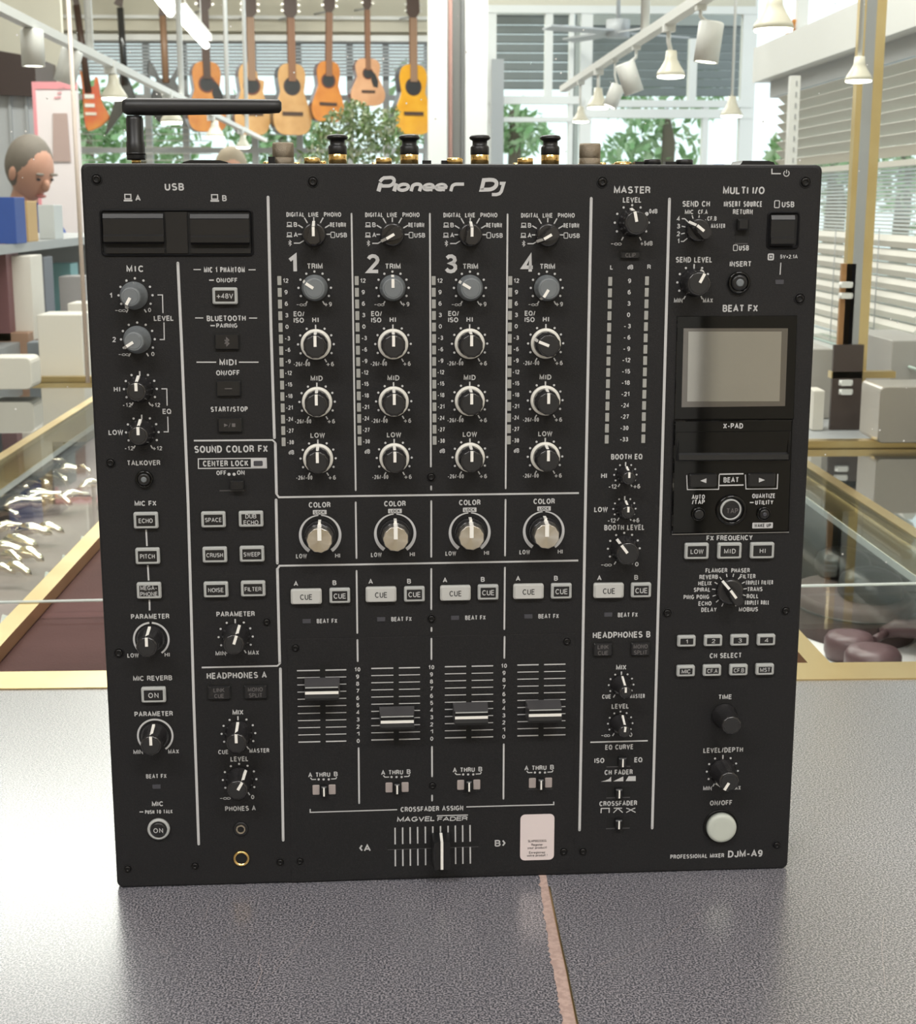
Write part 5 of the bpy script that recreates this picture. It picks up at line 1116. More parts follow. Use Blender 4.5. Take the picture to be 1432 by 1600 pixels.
m_ = MB(); a, b = pZ(1376, 990, ZB+.03), pZ(1470, 1000, ZB+.03); m_.tube([a, a.lerp(b, .3)+Vector((0, .01, .008)), a.lerp(b, .7)+Vector((0, .008, .01)), b], [.008, .013, .014, .012], 12); m_.build('headband', M['hpm'], hm)
m_ = MB(); a = pZ(1366, 1000, ZB+.03); m_.tube([a, pZ(1384, 990, ZB+.032)], .006, 8); m_.build('hinge', M['hpm'], hm)

# ---------------------------------------------------------------- track lighting
def track(p0, p1, rods, lab):
    t = thing('track_rail', (0, 0, 0), lab, 'lighting track'); d = (p1-p0)
    m_ = MB(); w = Vector((d.y, -d.x, 0)).normalized()*.011
    vs = [q+a*w+Vector((0, 0, b)) for q in (p0, p1) for a in (-1, 1) for b in (-.008, .010)]
    m_.add(vs, [(0, 1, 3, 2), (4, 6, 7, 5), (0, 4, 5, 1), (2, 3, 7, 6), (0, 2, 6, 4), (1, 5, 7, 3)]); m_.build('rail', M['wframe'], t)
    for k in rods:
        q = p0.lerp(p1, k); m_ = MB(); m_.tube([q, (q.x, q.y, CZ)], .010 if k else .006, 8); m_.build('hanging_rod', M['wframe'], t)
zt_ = EZ+.36
TL0, TL1 = pZ(-40, -5, zt_), pZ(415, 220, zt_-.0); TR0, TR1 = pZ(1130, -22, zt_), pZ(880, 140, zt_)
def onx(px, p0, p1):                          # fraction along the track seen at px
    lo, hi = 0, 1
    for _ in range(30):
        m = (lo+hi)/2; q = p0.lerp(p1, m)-CR; x = 716+F*q.dot(BR_[0])/q.dot(BR_[2])
        if (x < px) == (p1.x*0+1 > 0 and (716+F*(p1-CR).dot(BR_[0])/(p1-CR).dot(BR_[2])) > (716+F*(p0-CR).dot(BR_[0])/(p0-CR).dot(BR_[2]))): lo = m
        else: hi = m
    return (lo+hi)/2
track(TL0, TL1, [onx(x, TL0, TL1) for x in (141, 284, 357, 386)], 'long white lighting track receding over the left show case')
track(TR0, TR1, [onx(x, TR0, TR1) for x in (1008,)], 'white lighting track receding over the right show case')
def lamp(px, py, D, wpx, style, lab, top=None, tilt=0, grp=None):
    """top: pixel of the fixing above; the lamp head is centred on px,py"""
    trk = None
    if top is None: pass
    elif top[0] in 'LR':
        p0, p1 = (TL0, TL1) if top[0] == 'L' else (TR0, TR1); trk = p0.lerp(p1, onx(top[1], p0, p1)); D = trk.y-CR.y
    c = pY(px, py, YD(D)); s = (D)/F; w = wpx*s/2
    t = thing('spotlight', tuple(c), lab, 'spotlight', grp)
    R_ = Matrix.Rotation(tilt, 3, 'Y')
    def rot(mb): mb.v = [tuple(R_ @ Vector(v)) for v in mb.v]
    if style == 'can':
        h = w*1.55; m_ = MB(); m_.lathe([(w*.9, h), (w, h*.92), (w, -h), (w*.9, -h), (w*.86, -h*.8)], 22, 0, 'z'); rot(m_); m_.build('can', M['wframe'], t)
        m_ = MB(); m_.lathe([(w*.84, -h*.96), (w*.4, -h*.97)], 18, 0, 'z'); rot(m_); m_.build('lens', M['bulb'], t); hh = h
    else:
        h = w*.8; m_ = MB(); m_.lathe([(w*.36, h*1.2), (w*.42, h*.5), (w*.60, h*.05), (w*.92, -h*.55), (w, -h*.85), (w*.95, -h*.88)], 26, 0, 'z'); rot(m_); m_.build('shade', M['lampw'], t)
        m_ = MB(); m_.lathe([(w*.93, -h*.86), (w*.9, -h*1.02), (w*.5, -h*1.1)], 22, 0, 'z'); rot(m_); m_.build('lens', M['bulb'], t); hh = h*1.2
    q = trk+Vector((0, 0, -.004)) if trk else Vector((c.x, c.y, CZ)); q = q-c
    m_ = MB(); up = R_ @ Vector((0, 0, hh*.8)); m_.tube([up, (q.x if q.z < .5 else 0, q.y if q.z < .5 else 0, up.z+(q.z-up.z)*.4), q], w*.16 if trk else .004, 8); m_.build('stem', M['wframe'], t)
    m_ = MB(); m_.box((q.x, q.y, q.z-w*.2), (w*.8, w*.8, w*.8)); m_.build('adapter', M['wframe'], t)
    return t
M['lampw'] = mat('cream enamel', (.78, .74, .62), .35)
lamp(51, 75, 3.0, 34, 'can', 'white cylinder spotlight at the near end of the left track', ('L', 46))
lamp(107, 104, 3.6, 32, 'can', 'tilted white cylinder spotlight, second from the near end of the left track', ('L', 116), .3)
lamp(178, 138, 5.0, 40, 'bell', 'lit bell spotlight under the left track beside the red guitar', ('L', 172))
lamp(268, 178, 6.6, 34, 'bell', 'lit bell spotlight in front of the black round guitar', ('L', 262))
lamp(336, 203, 8.2, 28, 'bell', 'lit bell spotlight under the left track beneath the antenna', ('L', 330))
lamp(380, 222, 9.2, 22, 'bell', 'smallest lit bell spotlight at the far end of the left track', ('L', 376))
lamp(1210, 22, 2.5, 62, 'bell', 'largest bell spotlight, top right above the mixer')
lamp(1108, 66, 3.0, 38, 'can', 'white cylinder spotlight between the two nearest bell spotlights on the right', ('R', 1096), .12)
lamp(1049, 102, 3.4, 44, 'bell', 'lit bell spotlight hanging left of the white cylinder spotlight on the right', ('R', 1046))
lamp(984, 122, 3.8, 30, 'can', 'tilted white cylinder spotlight in the middle of the right track', ('R', 995), -.35)
lamp(935, 155, 4.3, 34, 'bell', 'lit bell spotlight at the far end of the right track', ('R', 936))
lamp(960, 150, 4.6, 22, 'can', 'small white cylinder spotlight near the far end of the right track', ('R', 962), .4)
lamp(908, 180, 5.0, 26, 'bell', 'small pale bell spotlight low above the mixer, left of the right track', ('R', 908))
lamp(1343, 110, 2.5, 42, 'bell', 'lit bell spotlight, solid copy of a reflection, in front of the brass post')  # mirrored lamp built as a hanging one, its cord is made up
lamp(1144, 168, 4.2, 34, 'bell', 'flat lit bell spotlight, solid copy of a reflection, right of the right track')  # another reflection modelled as a solid hanging lamp
# fluorescent batten
for (a, b, lab) in (((228, -30), (266, 20), 'upper lit fluorescent tube nearer the camera'), ((281, 26), (322, 71), 'lower lit fluorescent tube above the row of guitars')):
    z = EZ+1.02; p, q = pZ(*a, z), pZ(*b, z); t = thing('fluorescent_light', (0, 0, 0), lab, 'ceiling light')
    m_ = MB(); m_.tube([p, q], .022, 10); m_.build('tube', M['tube'], t)
    m_ = MB(); d = (q-p); w = Vector((d.y, -d.x, 0)).normalized()*.04; vs = [k+a_*w+Vector((0, 0, b_)) for k in (p, q) for a_ in (-1, 1) for b_ in (.03, .07)]
    m_.add(vs, [(0, 1, 3, 2), (4, 6, 7, 5), (0, 4, 5, 1), (2, 3, 7, 6), (0, 2, 6, 4), (1, 5, 7, 3)]); m_.build('housing', M['wframe'], t)
    for k in (.2, .8): r = p.lerp(q, k); m_ = MB(); m_.tube([r+Vector((0, 0, .07)), (r.x, r.y, CZ)], .004, 6); m_.build('suspension_wire', M['wframe'], t)
# added housings, out of the frame, above the fill lamps behind the camera
for (x, y) in ((.9, -1.75), (-1.2, -1.75)):
    t = thing('fluorescent_light', (x, y, 2.22), ('right' if x > 0 else 'left')+'-hand white luminaire housing added unseen behind the camera', 'ceiling light'); m_ = MB(); m_.box((0, 0, .05), (1.5, .3, .09)); m_.build('housing', M['wframe'], t)

# ---------------------------------------------------------------- guitars hanging at the back
def outline(kind):
    if kind == 'acoustic': P = [(0, 0), (.10, .002), (.165, .03), (.195, .09), (.192, .15), (.160, .22), (.128, .285), (.125, .31), (.138, .37), (.140, .42), (.118, .465), (.07, .488), (0, .492)]
    return P
def smooth(P, n=4):
    o = []
    for i in range(len(P)):
        p0, p1, p2, p3 = P[i-1], P[i], P[(i+1) % len(P)], P[(i+2) % len(P)]
        for k in range(n):
            t = k/n; o.append(tuple(.5*((2*p1[j])+(-p0[j]+p2[j])*t+(2*p0[j]-5*p1[j]+4*p2[j]-p3[j])*t*t+(-p0[j]+3*p1[j]-3*p2[j]+p3[j])*t**3) for j in (0, 1)))
    return o
def wood(name, c, c2, r=.3):
    m = mat(name, c, r, noise=(9, c2, .35, .7), coat=.5); return m
def guitar(px, top, neck_y, bottom, wpx, top_m, side_m, lab, rz=.35, pick=None, D=11.7, cut=False, lean=0, neckm=None):
    sc = (bottom-neck_y)/F*D/.492; c = pY(px, bottom, YD(D)); g = thing('guitar', tuple(c), lab, 'guitar', rz=rz); g.rotation_euler = (0, lean, rz)
    xs = wpx/F*D/(.39*sc)*1.08
    half = outline('acoustic'); P = [(x*xs, y) for x, y in half]+[(-x*xs, y) for x, y in half[::-1]][1:-1]
    if cut: P = [(x, y) if not (x > 0 and y > .40) else (x*.55, y-.04) for x, y in P]
    P = [(x*sc, y*sc) for x, y in smooth(P, 2)]
    m_ = MB(); m_.slab(P, -.0, .10*sc, .003, ax='w', back=True); m_.build('body', side_m, g)
    m_ = MB(); m_.slab(P, .100*sc, .104*sc, .002, ax='w'); m_.build('soundboard', top_m, g)
    h = .105*sc; m_ = MB(); m_.lathe([(.052*sc, h), (.050*sc, h+.001)], 22, 0, c=(0, 0, .335*sc)); m_.build('soundhole', M['knobtop'], g)
    m_ = MB(); m_.lathe([(.064*sc, h-.0006), (.062*sc, h+.0004)], 22, 0, c=(0, 0, .335*sc)); m_.build('rosette', side_m, g)
    m_ = MB(); m_.span((-.075*sc, -h-.008, .135*sc), (.075*sc, -h, .16*sc)); m_.build('bridge', M['gwd'], g)
    if pick: m_ = MB(); m_.slab([(x*sc, y*sc) for x, y in [(.035, .27), (.06, .20), (.11, .19), (.115, .26), (.085, .33), (.055, .36)]], h, h+.002); m_.build('pickguard', pick, g)
    L = (neck_y-top)/F*D; hd = .19*sc; z0 = .42*sc; z1 = .492*sc+L-hd
    m_ = MB(); m_.span((-.024*sc, -h-.010, z0-.05*sc), (.028*sc, -h+.004, z1)); m_.build('fretboard', neckm or M['gwd'], g)
    m_ = MB(); m_.span((-.025*sc, -h+.004, z0+.06*sc), (.025*sc, -h+.022, z1)); m_.build('neck', M['gneck'], g)
    m_ = MB(); m_.slab([(-.022*sc, z1), (.022*sc, z1), (.050*sc, z1+.04), (.044*sc, z1+hd), (-.044*sc, z1+hd), (-.050*sc, z1+.04)], h-.012, h+.004, back=True); m_.build('headstock', M['gwd'], g)
    m_ = MB()
    for sx in (-1, 1):
        for i in range(3): m_.box((sx*.060*sc, -h, z1+.05+i*.045), (.02, .012, .014))
    m_.build('tuning_pegs', M['chrome'], g)
    m_ = MB(); m_.tube([(0, -h+.01, z1+.01), (0, .32*sc, z1+.03)], .008, 6); m_.build('wall_hanger', M['gframe'], g)
M['gwd'] = mat('dark rosewood', (.06, .03, .02), .4); M['gneck'] = mat('neck wood', (.22, .10, .05), .4); M['gbrn'] = mat('brown neck', (.26, .15, .09), .4)
o1 = wood('amber top', (.55, .22, .04), (.42, .13, .02)); o2 = wood('honey top', (.62, .36, .14), (.52, .27, .09)); o3 = wood('tan top', (.58, .33, .13), (.46, .24, .08)); o4 = wood('orange top', (.60, .22, .03), (.48, .15, .02)); o5 = wood('pale spruce', (.66, .36, .20), (.56, .28, .14)); o6 = wood('yellow top', (.72, .36, .02), (.62, .27, .01))
sd = wood('mahogany side', (.16, .04, .02), (.11, .03, .015)); sd2 = wood('dark side', (.05, .03, .025), (.035, .02, .018))
guitar(321, -4, 106, 207, 55, o1, sd, 'amber acoustic guitar with dark pickguard, third guitar left of the plant', pick=M['knobtop'])
guitar(390, 4, 108, 212, 50, o2, sd, 'pale honey acoustic guitar half hidden by a white rod', cut=True, pick=None, neckm=M['gbrn'])
guitar(452, 5, 109, 212, 54, o3, sd2, 'tan acoustic guitar with a dark side, between the honey and the orange guitar', neckm=M['gneck'])
guitar(507, 1, 104, 192, 46, o4, sd, 'orange classical guitar above the left of the potted plant', lean=.03, neckm=M['gneck'])
guitar(571, 3, 98, 166, 50, o5, sd, 'pale pinkish acoustic guitar with a black pickguard, directly above the plant', pick=M['knobtop'], neckm=M['gneck'])
guitar(639, 5, 110, 211, 56, o6, sd2, 'bright yellow acoustic guitar, rightmost in the row', neckm=M['gbrn'])
def electric(px, top, bottom, poly, m, lab, D=11.72, neckx=None, nm=None, headpoly=None, deco=None, rz=.15):
    c = pY(px, bottom, YD(D)); s = D/F; g = thing('guitar', tuple(c), lab, 'guitar', rz=rz)
    P = [((x-px)*s, (bottom-y)*s) for x, y in poly]; m_ = MB(); m_.slab(smooth(P[::-1], 3), 0, .045, .006, back=True); m_.build('body', m, g)
    (ax, ay), (bx_, by) = neckx; m_ = MB(); m_.ribbon([((ax-px)*s, (bottom-ay)*s), ((bx_-px)*s, (bottom-by)*s)], .052, .062); m_.ribbon([((ax-px)*s, (bottom-ay)*s), ((bx_-px)*s, (bottom-by)*s)], .052, .045)
    a, b = Vector(((ax-px)*s, 0, (bottom-ay)*s)), Vector(((bx_-px)*s, 0, (bottom-by)*s)); m_ = MB(); m_.tube([a+Vector((0, -.05, 0)), b+Vector((0, -.05, 0))], .026, 8); m_.build('neck', nm or M['gwd'], g)
    P = [((x-px)*s, (bottom-y)*s) for x, y in headpoly]; m_ = MB(); m_.slab(P[::-1], .035, .055, .002, back=True); m_.build('headstock', M['gwd'], g)
    for (x, y, w, h, mt) in deco or []: m_ = MB(); m_.box(((x-px)*s, -.05, (bottom-y)*s), (w*s, .012, h*s)); m_.build('pickup', mt, g)
    m_ = MB(); m_.tube([b+Vector((0, -.04, -.02)), b+Vector((0, .45, 0))], .008, 6); m_.build('wall_hanger', M['gframe'], g)
redm = mat('cherry sunburst', (.55, .07, .015), .25, coat=.8, noise=(5, (.62, .25, .03), .4, .7)); blk = mat('gloss black body', (.012, .012, .013), .15, coat=.8)
electric(148, 0, 201, [(131, 118), (133, 140), (135, 200), (150, 202), (165, 192), (171, 183), (160, 160), (157, 130), (152, 128), (150, 140), (142, 138), (138, 126)], redm, 'red sunburst electric guitar at the left end of the row', neckx=((142, 150), (131, 26)), headpoly=[(122, 0), (131, -2), (136, 26), (128, 28)], deco=[(143, 155, 14, 6, M['ring']), (143, 168, 14, 5, M['ring']), (144, 180, 16, 4, M['chrome'])])
electric(197, 4, 212, [(198, 118), (190, 130), (187, 150), (168, 205), (172, 208), (196, 178), (214, 170), (212, 150), (204, 128)], blk, 'black angular electric guitar behind the left track', neckx=((199, 140), (197, 30)), headpoly=[(188, 24), (200, 4), (205, 4), (200, 30)], nm=blk)
electric(262, 22, 195, [(238, 103), (236, 122), (248, 130), (240, 152), (243, 185), (262, 195), (280, 185), (286, 150), (276, 132), (286, 118), (280, 112), (268, 128), (254, 128), (246, 112)], blk, 'black double-horned electric guitar with a brown neck', neckx=((262, 135), (261, 40)), headpoly=[(255, 40), (258, 22), (267, 22), (267, 42)], nm=M['gbrn'], deco=[(262, 150, 14, 6, M['chrome'])])

# ---------------------------------------------------------------- potted hydrangea-like plant behind the mixer
pl = thing('potted_plant', (0, 0, 0), 'leafy pale green potted plant standing behind the mixer under the guitars', 'plant'); c = pY(556, 215, YD(5.6))
M['pl'] = [mat('pale leaf %d' % i, q, .55) for i, q in enumerate(((.18, .28, .10), (.36, .45, .28), (.55, .56, .40)))]
m_ = MB(); rg = random.Random(5); s_ = 5.6/F
for (x, y, r, n) in ((556, 180, 24, 170), (528, 200, 26, 170), (590, 195, 26, 180), (560, 220, 34, 220), (510, 230, 26, 150), (612, 225, 26, 170), (485, 250, 18, 70), (630, 255, 18, 70), (560, 260, 40, 160), (612, 180, 14, 50), (505, 205, 16, 50)):
    q = pY(x, y, YD(5.6)+rg.uniform(-.06, .06)); leafball(m_, q, r*s_, n, .016, None, rg)
o = m_.build('leaves', M['pl'], pl, flat=True); o['kind'] = 'stuff'
for i in range(7):
    e = pY(500+i*20, 200+10*(i % 3), YD(5.6)); m_ = MB(); m_.tube([(c.x, c.y, EZ-.25), (c.x+(e.x-c.x)*.4, c.y, EZ-.08), e], [.005, .004, .002], 6); m_.build('stem', M['leafs'][0], pl)
m_ = MB(); m_.lathe([(.06, 0), (.085, .14), (.09, .145), (.082, .145), (.078, .12)], 24, 0, 'z'); m_.build('pot', M['whitep'], pl, (c.x, c.y, EZ-.38))
tag(bx((c.x-.16, c.y-.16, FZ), (c.x+.16, c.y+.16, EZ-.381)).build('pedestal', M['wframe']), 'white square pedestal carrying the potted plant behind the mixer', 'pedestal')

# ---------------------------------------------------------------- left side: shelving, boxes, cabinet, poster, people
SX = -.985
sh = thing('shelving_unit', (0, 0, 0), 'grey metal shelving at the far left with boxes on its two shelves', 'shelving')
for z, t in ((.065, .055), (.305, .022)): bx((-2.2, YD(3.2), z-t), (SX, YD(5.2), z)).build('shelf', M['greysh'], sh)
for y in (YD(5.17),): bx((SX-.03, y, FZ), (SX-.01, y+.025, .42)).build('post', M['greysh'], sh)
bx((-2.2, YD(5.18), FZ), (SX-.06, YD(5.2), .30)).build('back_panel', M['gframe'], sh)
def pbox(name, px0, py0, px1, py1, D, dep, m, lab, cat='box', z0=None, r=0, grp=None):
    a, b = pY(px0, py1, YD(D)), pY(px1, py0, YD(D)); zz = a.z if z0 is None else z0
    mb = MB(); P = rrect((a.x+b.x)/2, (zz+b.z)/2, b.x-a.x, b.z-zz, max(r, .002), 3); mb.slab(P, 0, dep, .0015, back=True); mb.v = [(x, y+YD(D)+dep, z) for x, y, z in mb.v]
    o = mb.build(name, m if not isinstance(m, tuple) else mat(name+'_c', m, .6)); return tag(o, lab, cat, grp)
pbox('carton', 10, 400, 47, 458, 3.75, .12, M['boxw'], 'white carton standing on the lower grey shelf at far left', z0=.065)
pbox('carton', 50, 402, 68, 462, 4.0, .1, (.16, .17, .20), 'dark slate box beside the white carton on the lower shelf', z0=.065)
pbox('carton', -12, 380, 8, 458, 3.7, .12, (.22, .10, .11), 'dull red box cut by the left edge on the lower shelf', z0=.065)
pbox('carton', 76, 412, 110, 440, 4.5, .1, (.22, .42, .44), 'teal flat box at the back of the lower shelf', z0=.065)
pbox('carton', 92, 432, 128, 446, 4.2, .1, (.35, .33, .33), 'low grey-brown box nearest the mixer on the lower shelf', z0=.065)
pbox('carton', -15, 308, 22, 345, 3.7, .1, (.03, .08, .32), 'blue box on the upper grey shelf at far left', z0=.305)
pbox('carton', 22, 314, 42, 345, 3.9, .1, (.55, .36, .16), 'tan box beside the blue box on the upper shelf', z0=.305)
pbox('carton', 60, 320, 84, 345, 4.2, .1, (.60, .62, .62), 'pale grey box on the upper shelf near the glass edge', z0=.305)
# things on the far left beyond the case bar
tb = thing('side_table', (0, 0, 0), 'long low grey table beyond the left show case', 'table')
bx((-.975, yl+.06, -.03), (-.40, yl+1.0, -.002)).build('table_top', M['greysh'], tb); bx((-.95, yl+.1, FZ), (-.45, yl+.9, -.031)).build('table_base', M['gframe'], tb)
pbox('carton', 62, 492, 126, 574, 3.45, .12, M['boxw'], 'square white carton on the low table left of the mixer', z0=-.002)
pbox('carton', 110, 474, 150, 560, 3.75, .1, M['boxw'], 'white carton partly behind the mixer edge on the low table', z0=-.002)
pbox('tray', -20, 559, 48, 594, 3.16, .08, M['boxw'], 'cream rounded tray box at the left edge on the brass bar', z0=.012, r=.012)
pbox('carton', -10, 520, 44, 556, 3.7, .1, (.36, .22, .15), 'brown box behind the cream tray at the left edge', z0=-.002)
pbox('carton', 44, 535, 62, 572, 3.6, .06, (.20, .22, .24), 'small dark grey box left of the square white carton', z0=-.002)
# cabinet with dark brown fascia
D_ = 7.0
cb = thing('tall_cabinet', (0, 0, 0), 'tall grey glass-fronted cabinet at far left under a dark brown fascia', 'cabinet')
a, b = pY(-160, 145, YD(D_)), pY(62, 145, YD(D_))
bx((a.x, YD(D_), FZ), (b.x, YD(D_)+.35, b.z)).build('cabinet_body', M['gframe'], cb)
for px in (12, 38): q = pY(px, 145, YD(D_)-.01); bx((q.x, YD(D_)-.015, FZ), (q.x+.012, YD(D_), q.z)).build('door_stile', M['greysh'], cb)
q0, q1 = pY(-160, 70, YD(D_)-.05), pY(62, 100, YD(D_)-.05)
m_ = MB(); m_.add([(q0.x, YD(D_)-.06, b.z), (b.x, YD(D_)-.06, b.z-.02), (b.x, YD(D_)-.06, q1.z+.03), (q0.x, YD(D_)-.06, q0.z+.05), (q0.x, YD(D_)+.35, b.z), (b.x, YD(D_)+.35, b.z-.02), (b.x, YD(D_)+.35, q1.z+.03), (q0.x, YD(D_)+.35, q0.z+.05)],
              [(0, 1, 2, 3), (4, 7, 6, 5), (0, 4, 5, 1), (3, 2, 6, 7), (0, 3, 7, 4), (1, 5, 6, 2)]); m_.build('fascia', mat('dark brown wood', (.045, .030, .028), .4), cb)
bx((pY(-160, 0, YD(D_)).x, YD(D_)+.36, FZ), (pY(66, 0, YD(D_)).x, YD(D_)+.40, CZ)).build('wall_side_panel', M['cream'])['kind'] = 'structure'
# poster on a stand
D_ = 6.5
ps = thing('poster_stand', (0, 0, 0), 'tall white poster with a pink edge and faint pink lettering, left of the mixer', 'poster')
a, b = pY(64, 330, YD(D_)), pY(120, 128, YD(D_)); bx((a.x, YD(D_), FZ), (b.x, YD(D_)+.02, b.z)).build('poster_board', mat('poster paper', (.80, .72, .72), .5), ps)
m_ = MB(); m_.span((a.x-.008, YD(D_)-.004, a.z), (a.x+.006, YD(D_)+.02, b.z)); m_.span((a.x, YD(D_)-.004, b.z-.03), (b.x, YD(D_), b.z)); m_.build('pink_border', mat('pink print', (.75, .30, .33), .5), ps)
m_ = MB()
for (x, y, s, wd, h) in ((96, 141, 'SALE', 14, 7), (90, 154, 'OK', 8, 5)): 
    pass
for (x, y, w) in ((96, 139, 10), (90, 153, 10), (93, 146, 6)):
    q = pY(x, y, YD(D_)-.004); m_.ribbon([(q.x-w*D_/F/2, q.z), (q.x+w*D_/F/2, q.z+.004)], .008, -(YD(D_)-.004))
m_.build('faint_print', mat('faint pink print', (.70, .35, .37), .5), ps, flat=True)
q = pY(92, 215, YD(D_)-.006); m_ = MB(); m_.slab([(q.x-.03, q.z-.10), (q.x+.045, q.z-.10), (q.x+.04, q.z+.10), (q.x-.02, q.z+.10)], .004, .006); m_.v = [(x, y+YD(D_), z) for x, y, z in m_.v]; m_.build('picture', mat('brownish picture', (.45, .33, .30), .5), ps)

# people: skin-modified skeletons
def person(name_label, root, joints, edges, radii, mats_, loc, rz=0, extra=None, scale=1):
    """joints: dict name->(x,y,z); body is one skinned surface"""
    t = thing('person', loc, name_label, 'person', rz=rz); t.scale = (scale,)*3
    names = list(joints); me = bpy.data.meshes.new('body'); me.from_pydata([joints[n] for n in names], [(names.index(a), names.index(b)) for a, b in edges], [])
    o = bpy.data.objects.new('body', me); link(o, t); md = o.modifiers.new('s', 'SKIN'); sv_ = me.skin_vertices[0].data
    for i, n in enumerate(names): sv_[i].radius = radii[n] if isinstance(radii[n], tuple) else (radii[n],)*2; sv_[i].use_root = (n == root)
    o.modifiers.new('ss', 'SUBSURF').render_levels = 2; o.modifiers['ss'].levels = 1
    dg = bpy.context.evaluated_depsgraph_get(); ev = o.evaluated_get(dg); m2 = bpy.data.meshes.new_from_object(ev); o.modifiers.clear(); o.data = m2
    m2.materials.clear(); [m2.materials.append(k) for k in mats_]
    for p in m2.polygons: p.use_smooth = True
    return t, o
skin = mat('skin', (.52, .28, .20), .5, spec=.3); hair = mat('grey hair', (.17, .145, .12), .7, bump=(120, .6)); hair2 = mat('grey blond hair', (.30, .24, .17), .7, bump=(120, .6)); shirt = mat('blue shirt', (.05, .09, .28), .8); shirt2 = mat('dark shirt', (.06, .06, .07), .8)
def head(t, c, yaw, pitch, hm, r=.1):
    R_ = Matrix.Rotation(yaw, 3, 'Z') @ Matrix.Rotation(pitch, 3, 'X'); c = Vector(c)
    def ell(name, m, off_, rad, n=20, k=12, parent=t, cut=None):
        mb = MB(); vs = []
        for i in range(k+1):
            a = -math.pi/2+math.pi*i/k
            for j in range(n):
                b = 2*math.pi*j/n; p = Vector((rad[0]*math.cos(a)*math.cos(b), rad[1]*math.cos(a)*math.sin(b), rad[2]*math.sin(a)))
                if name == 'head':   # jaw narrows, face flattens
                    if p.z < 0: p.x *= 1+.35*p.z/rad[2]*.9; p.y *= 1+.12*p.z/rad[2]
                p = p+Vector(off_); vs.append(c+R_ @ p)
        mb.add(vs, [(i*n+j, i*n+(j+1) % n, (i+1)*n+(j+1) % n, (i+1)*n+j) for i in range(k) for j in range(n)], 0, True); return mb.build(name, m, parent)
    ell('head', skin, (0, 0, 0), (.076, .095, .118)); ell('hair', hm, (0, .020, .022), (.083, .096, .112))
    ell('nose', skin, (0, -.098, -.012), (.014, .020, .024), 10, 6)
    for s in (-1, 1): ell('ear', skin, (s*.076, .005, -.01), (.010, .020, .030), 10, 6); ell('eye', M['knobtop'], (s*.030, -.087, .008), (.010, .006, .005), 10, 6); ell('eyebrow', hm, (s*.032, -.091, .030), (.020, .008, .005), 8, 4)
    ell('mouth', mat('lips', (.42, .14, .12), .5), (0, -.088, -.058), (.024, .010, .007), 10, 6)
def figure(lab, px, py, D, yaw, pitch, hm, shirtm, rz):
    hc_ = pY(px, py, YD(D)); z = hc_.z-FZ      # head centre height
    k = z/1.50; lean = Vector((0, -.16, 0))
    J = {'pel': (0, 0, .86*k), 'bel': (0, -.05, 1.0*k), 'chest': (0, -.12, 1.20*k), 'neck0': (0, -.16, 1.33*k), 'neck': (0, -.19, 1.40*k), 'skull': (0, -.21, 1.46*k)}
    R = {'pel': (.15, .11), 'bel': (.14, .10), 'chest': (.16, .11), 'neck0': (.075, .065), 'neck': .052, 'skull': .05}; E = [('pel', 'bel'), ('bel', 'chest'), ('chest', 'neck0'), ('neck0', 'neck'), ('neck', 'skull')]
    for s, n in ((-1, 'l'), (1, 'r')):
        J.update({n+'sh': (s*.18, -.13, 1.27*k), n+'el': (s*.23, -.18, 1.02*k), n+'wr': (s*.15, -.36, .92*k), n+'hip': (s*.10, 0, .82*k), n+'kn': (s*.11, -.01, .46*k), n+'an': (s*.11, .02, .08*k), n+'toe': (s*.12, -.13, .035*k), n+'palm': (s*.13, -.43, .91*k)})
        R.update({n+'sh': .062, n+'el': .042, n+'wr': .028, n+'hip': .088, n+'kn': .058, n+'an': .04, n+'toe': .035, n+'palm': (.035, .016)})
        E += [('chest', n+'sh'), (n+'sh', n+'el'), (n+'el', n+'wr'), ('pel', n+'hip'), (n+'hip', n+'kn'), (n+'kn', n+'an'), (n+'an', n+'toe'), (n+'wr', n+'palm')]
        for f in range(4):
            a = n+'f%d' % f; J[a+'a'] = (s*(.10+.018*f), -.475, .905*k); J[a+'b'] = (s*(.10+.018*f), -.505-.006*(f in (1, 2)), .888*k); R[a+'a'] = .009; R[a+'b'] = .008; E += [(n+'palm', a+'a'), (a+'a', a+'b')]
        J[n+'th'] = (s*.085, -.44, .90*k); R[n+'th'] = .010; E.append((n+'palm', n+'th'))
    t, o = person(lab, 'pel', J, E, R, [skin, shirtm, M['knobtop']], (0, 0, 0), rz)
    for p in o.data.polygons:
        zz = p.center.z; y = p.center.y
        p.material_index = 0 if (zz > 1.38*k or (y < -.345)) else (1 if zz > .84*k else 2)
    R_ = Matrix.Rotation(rz, 3, 'Z'); hl = Vector((0, -.235, 1.50*k)); t.location = Vector((hc_.x, hc_.y, FZ))-R_ @ Vector((hl.x, hl.y, 0))
    head(t, hl, yaw, pitch, hm)
figure('grey-haired person leaning forward in a blue shirt, solid stand-in for a reflection in the glass at far left', 48, 268, 5.72, 0, .45, hair, shirt, .9)  # solid figure added in place of a faint mirror image in the glass
figure('person with greying blond hair, only the crown showing above the mixer', 362, 272, 7.6, 0, .5, hair2, shirt2, .2)

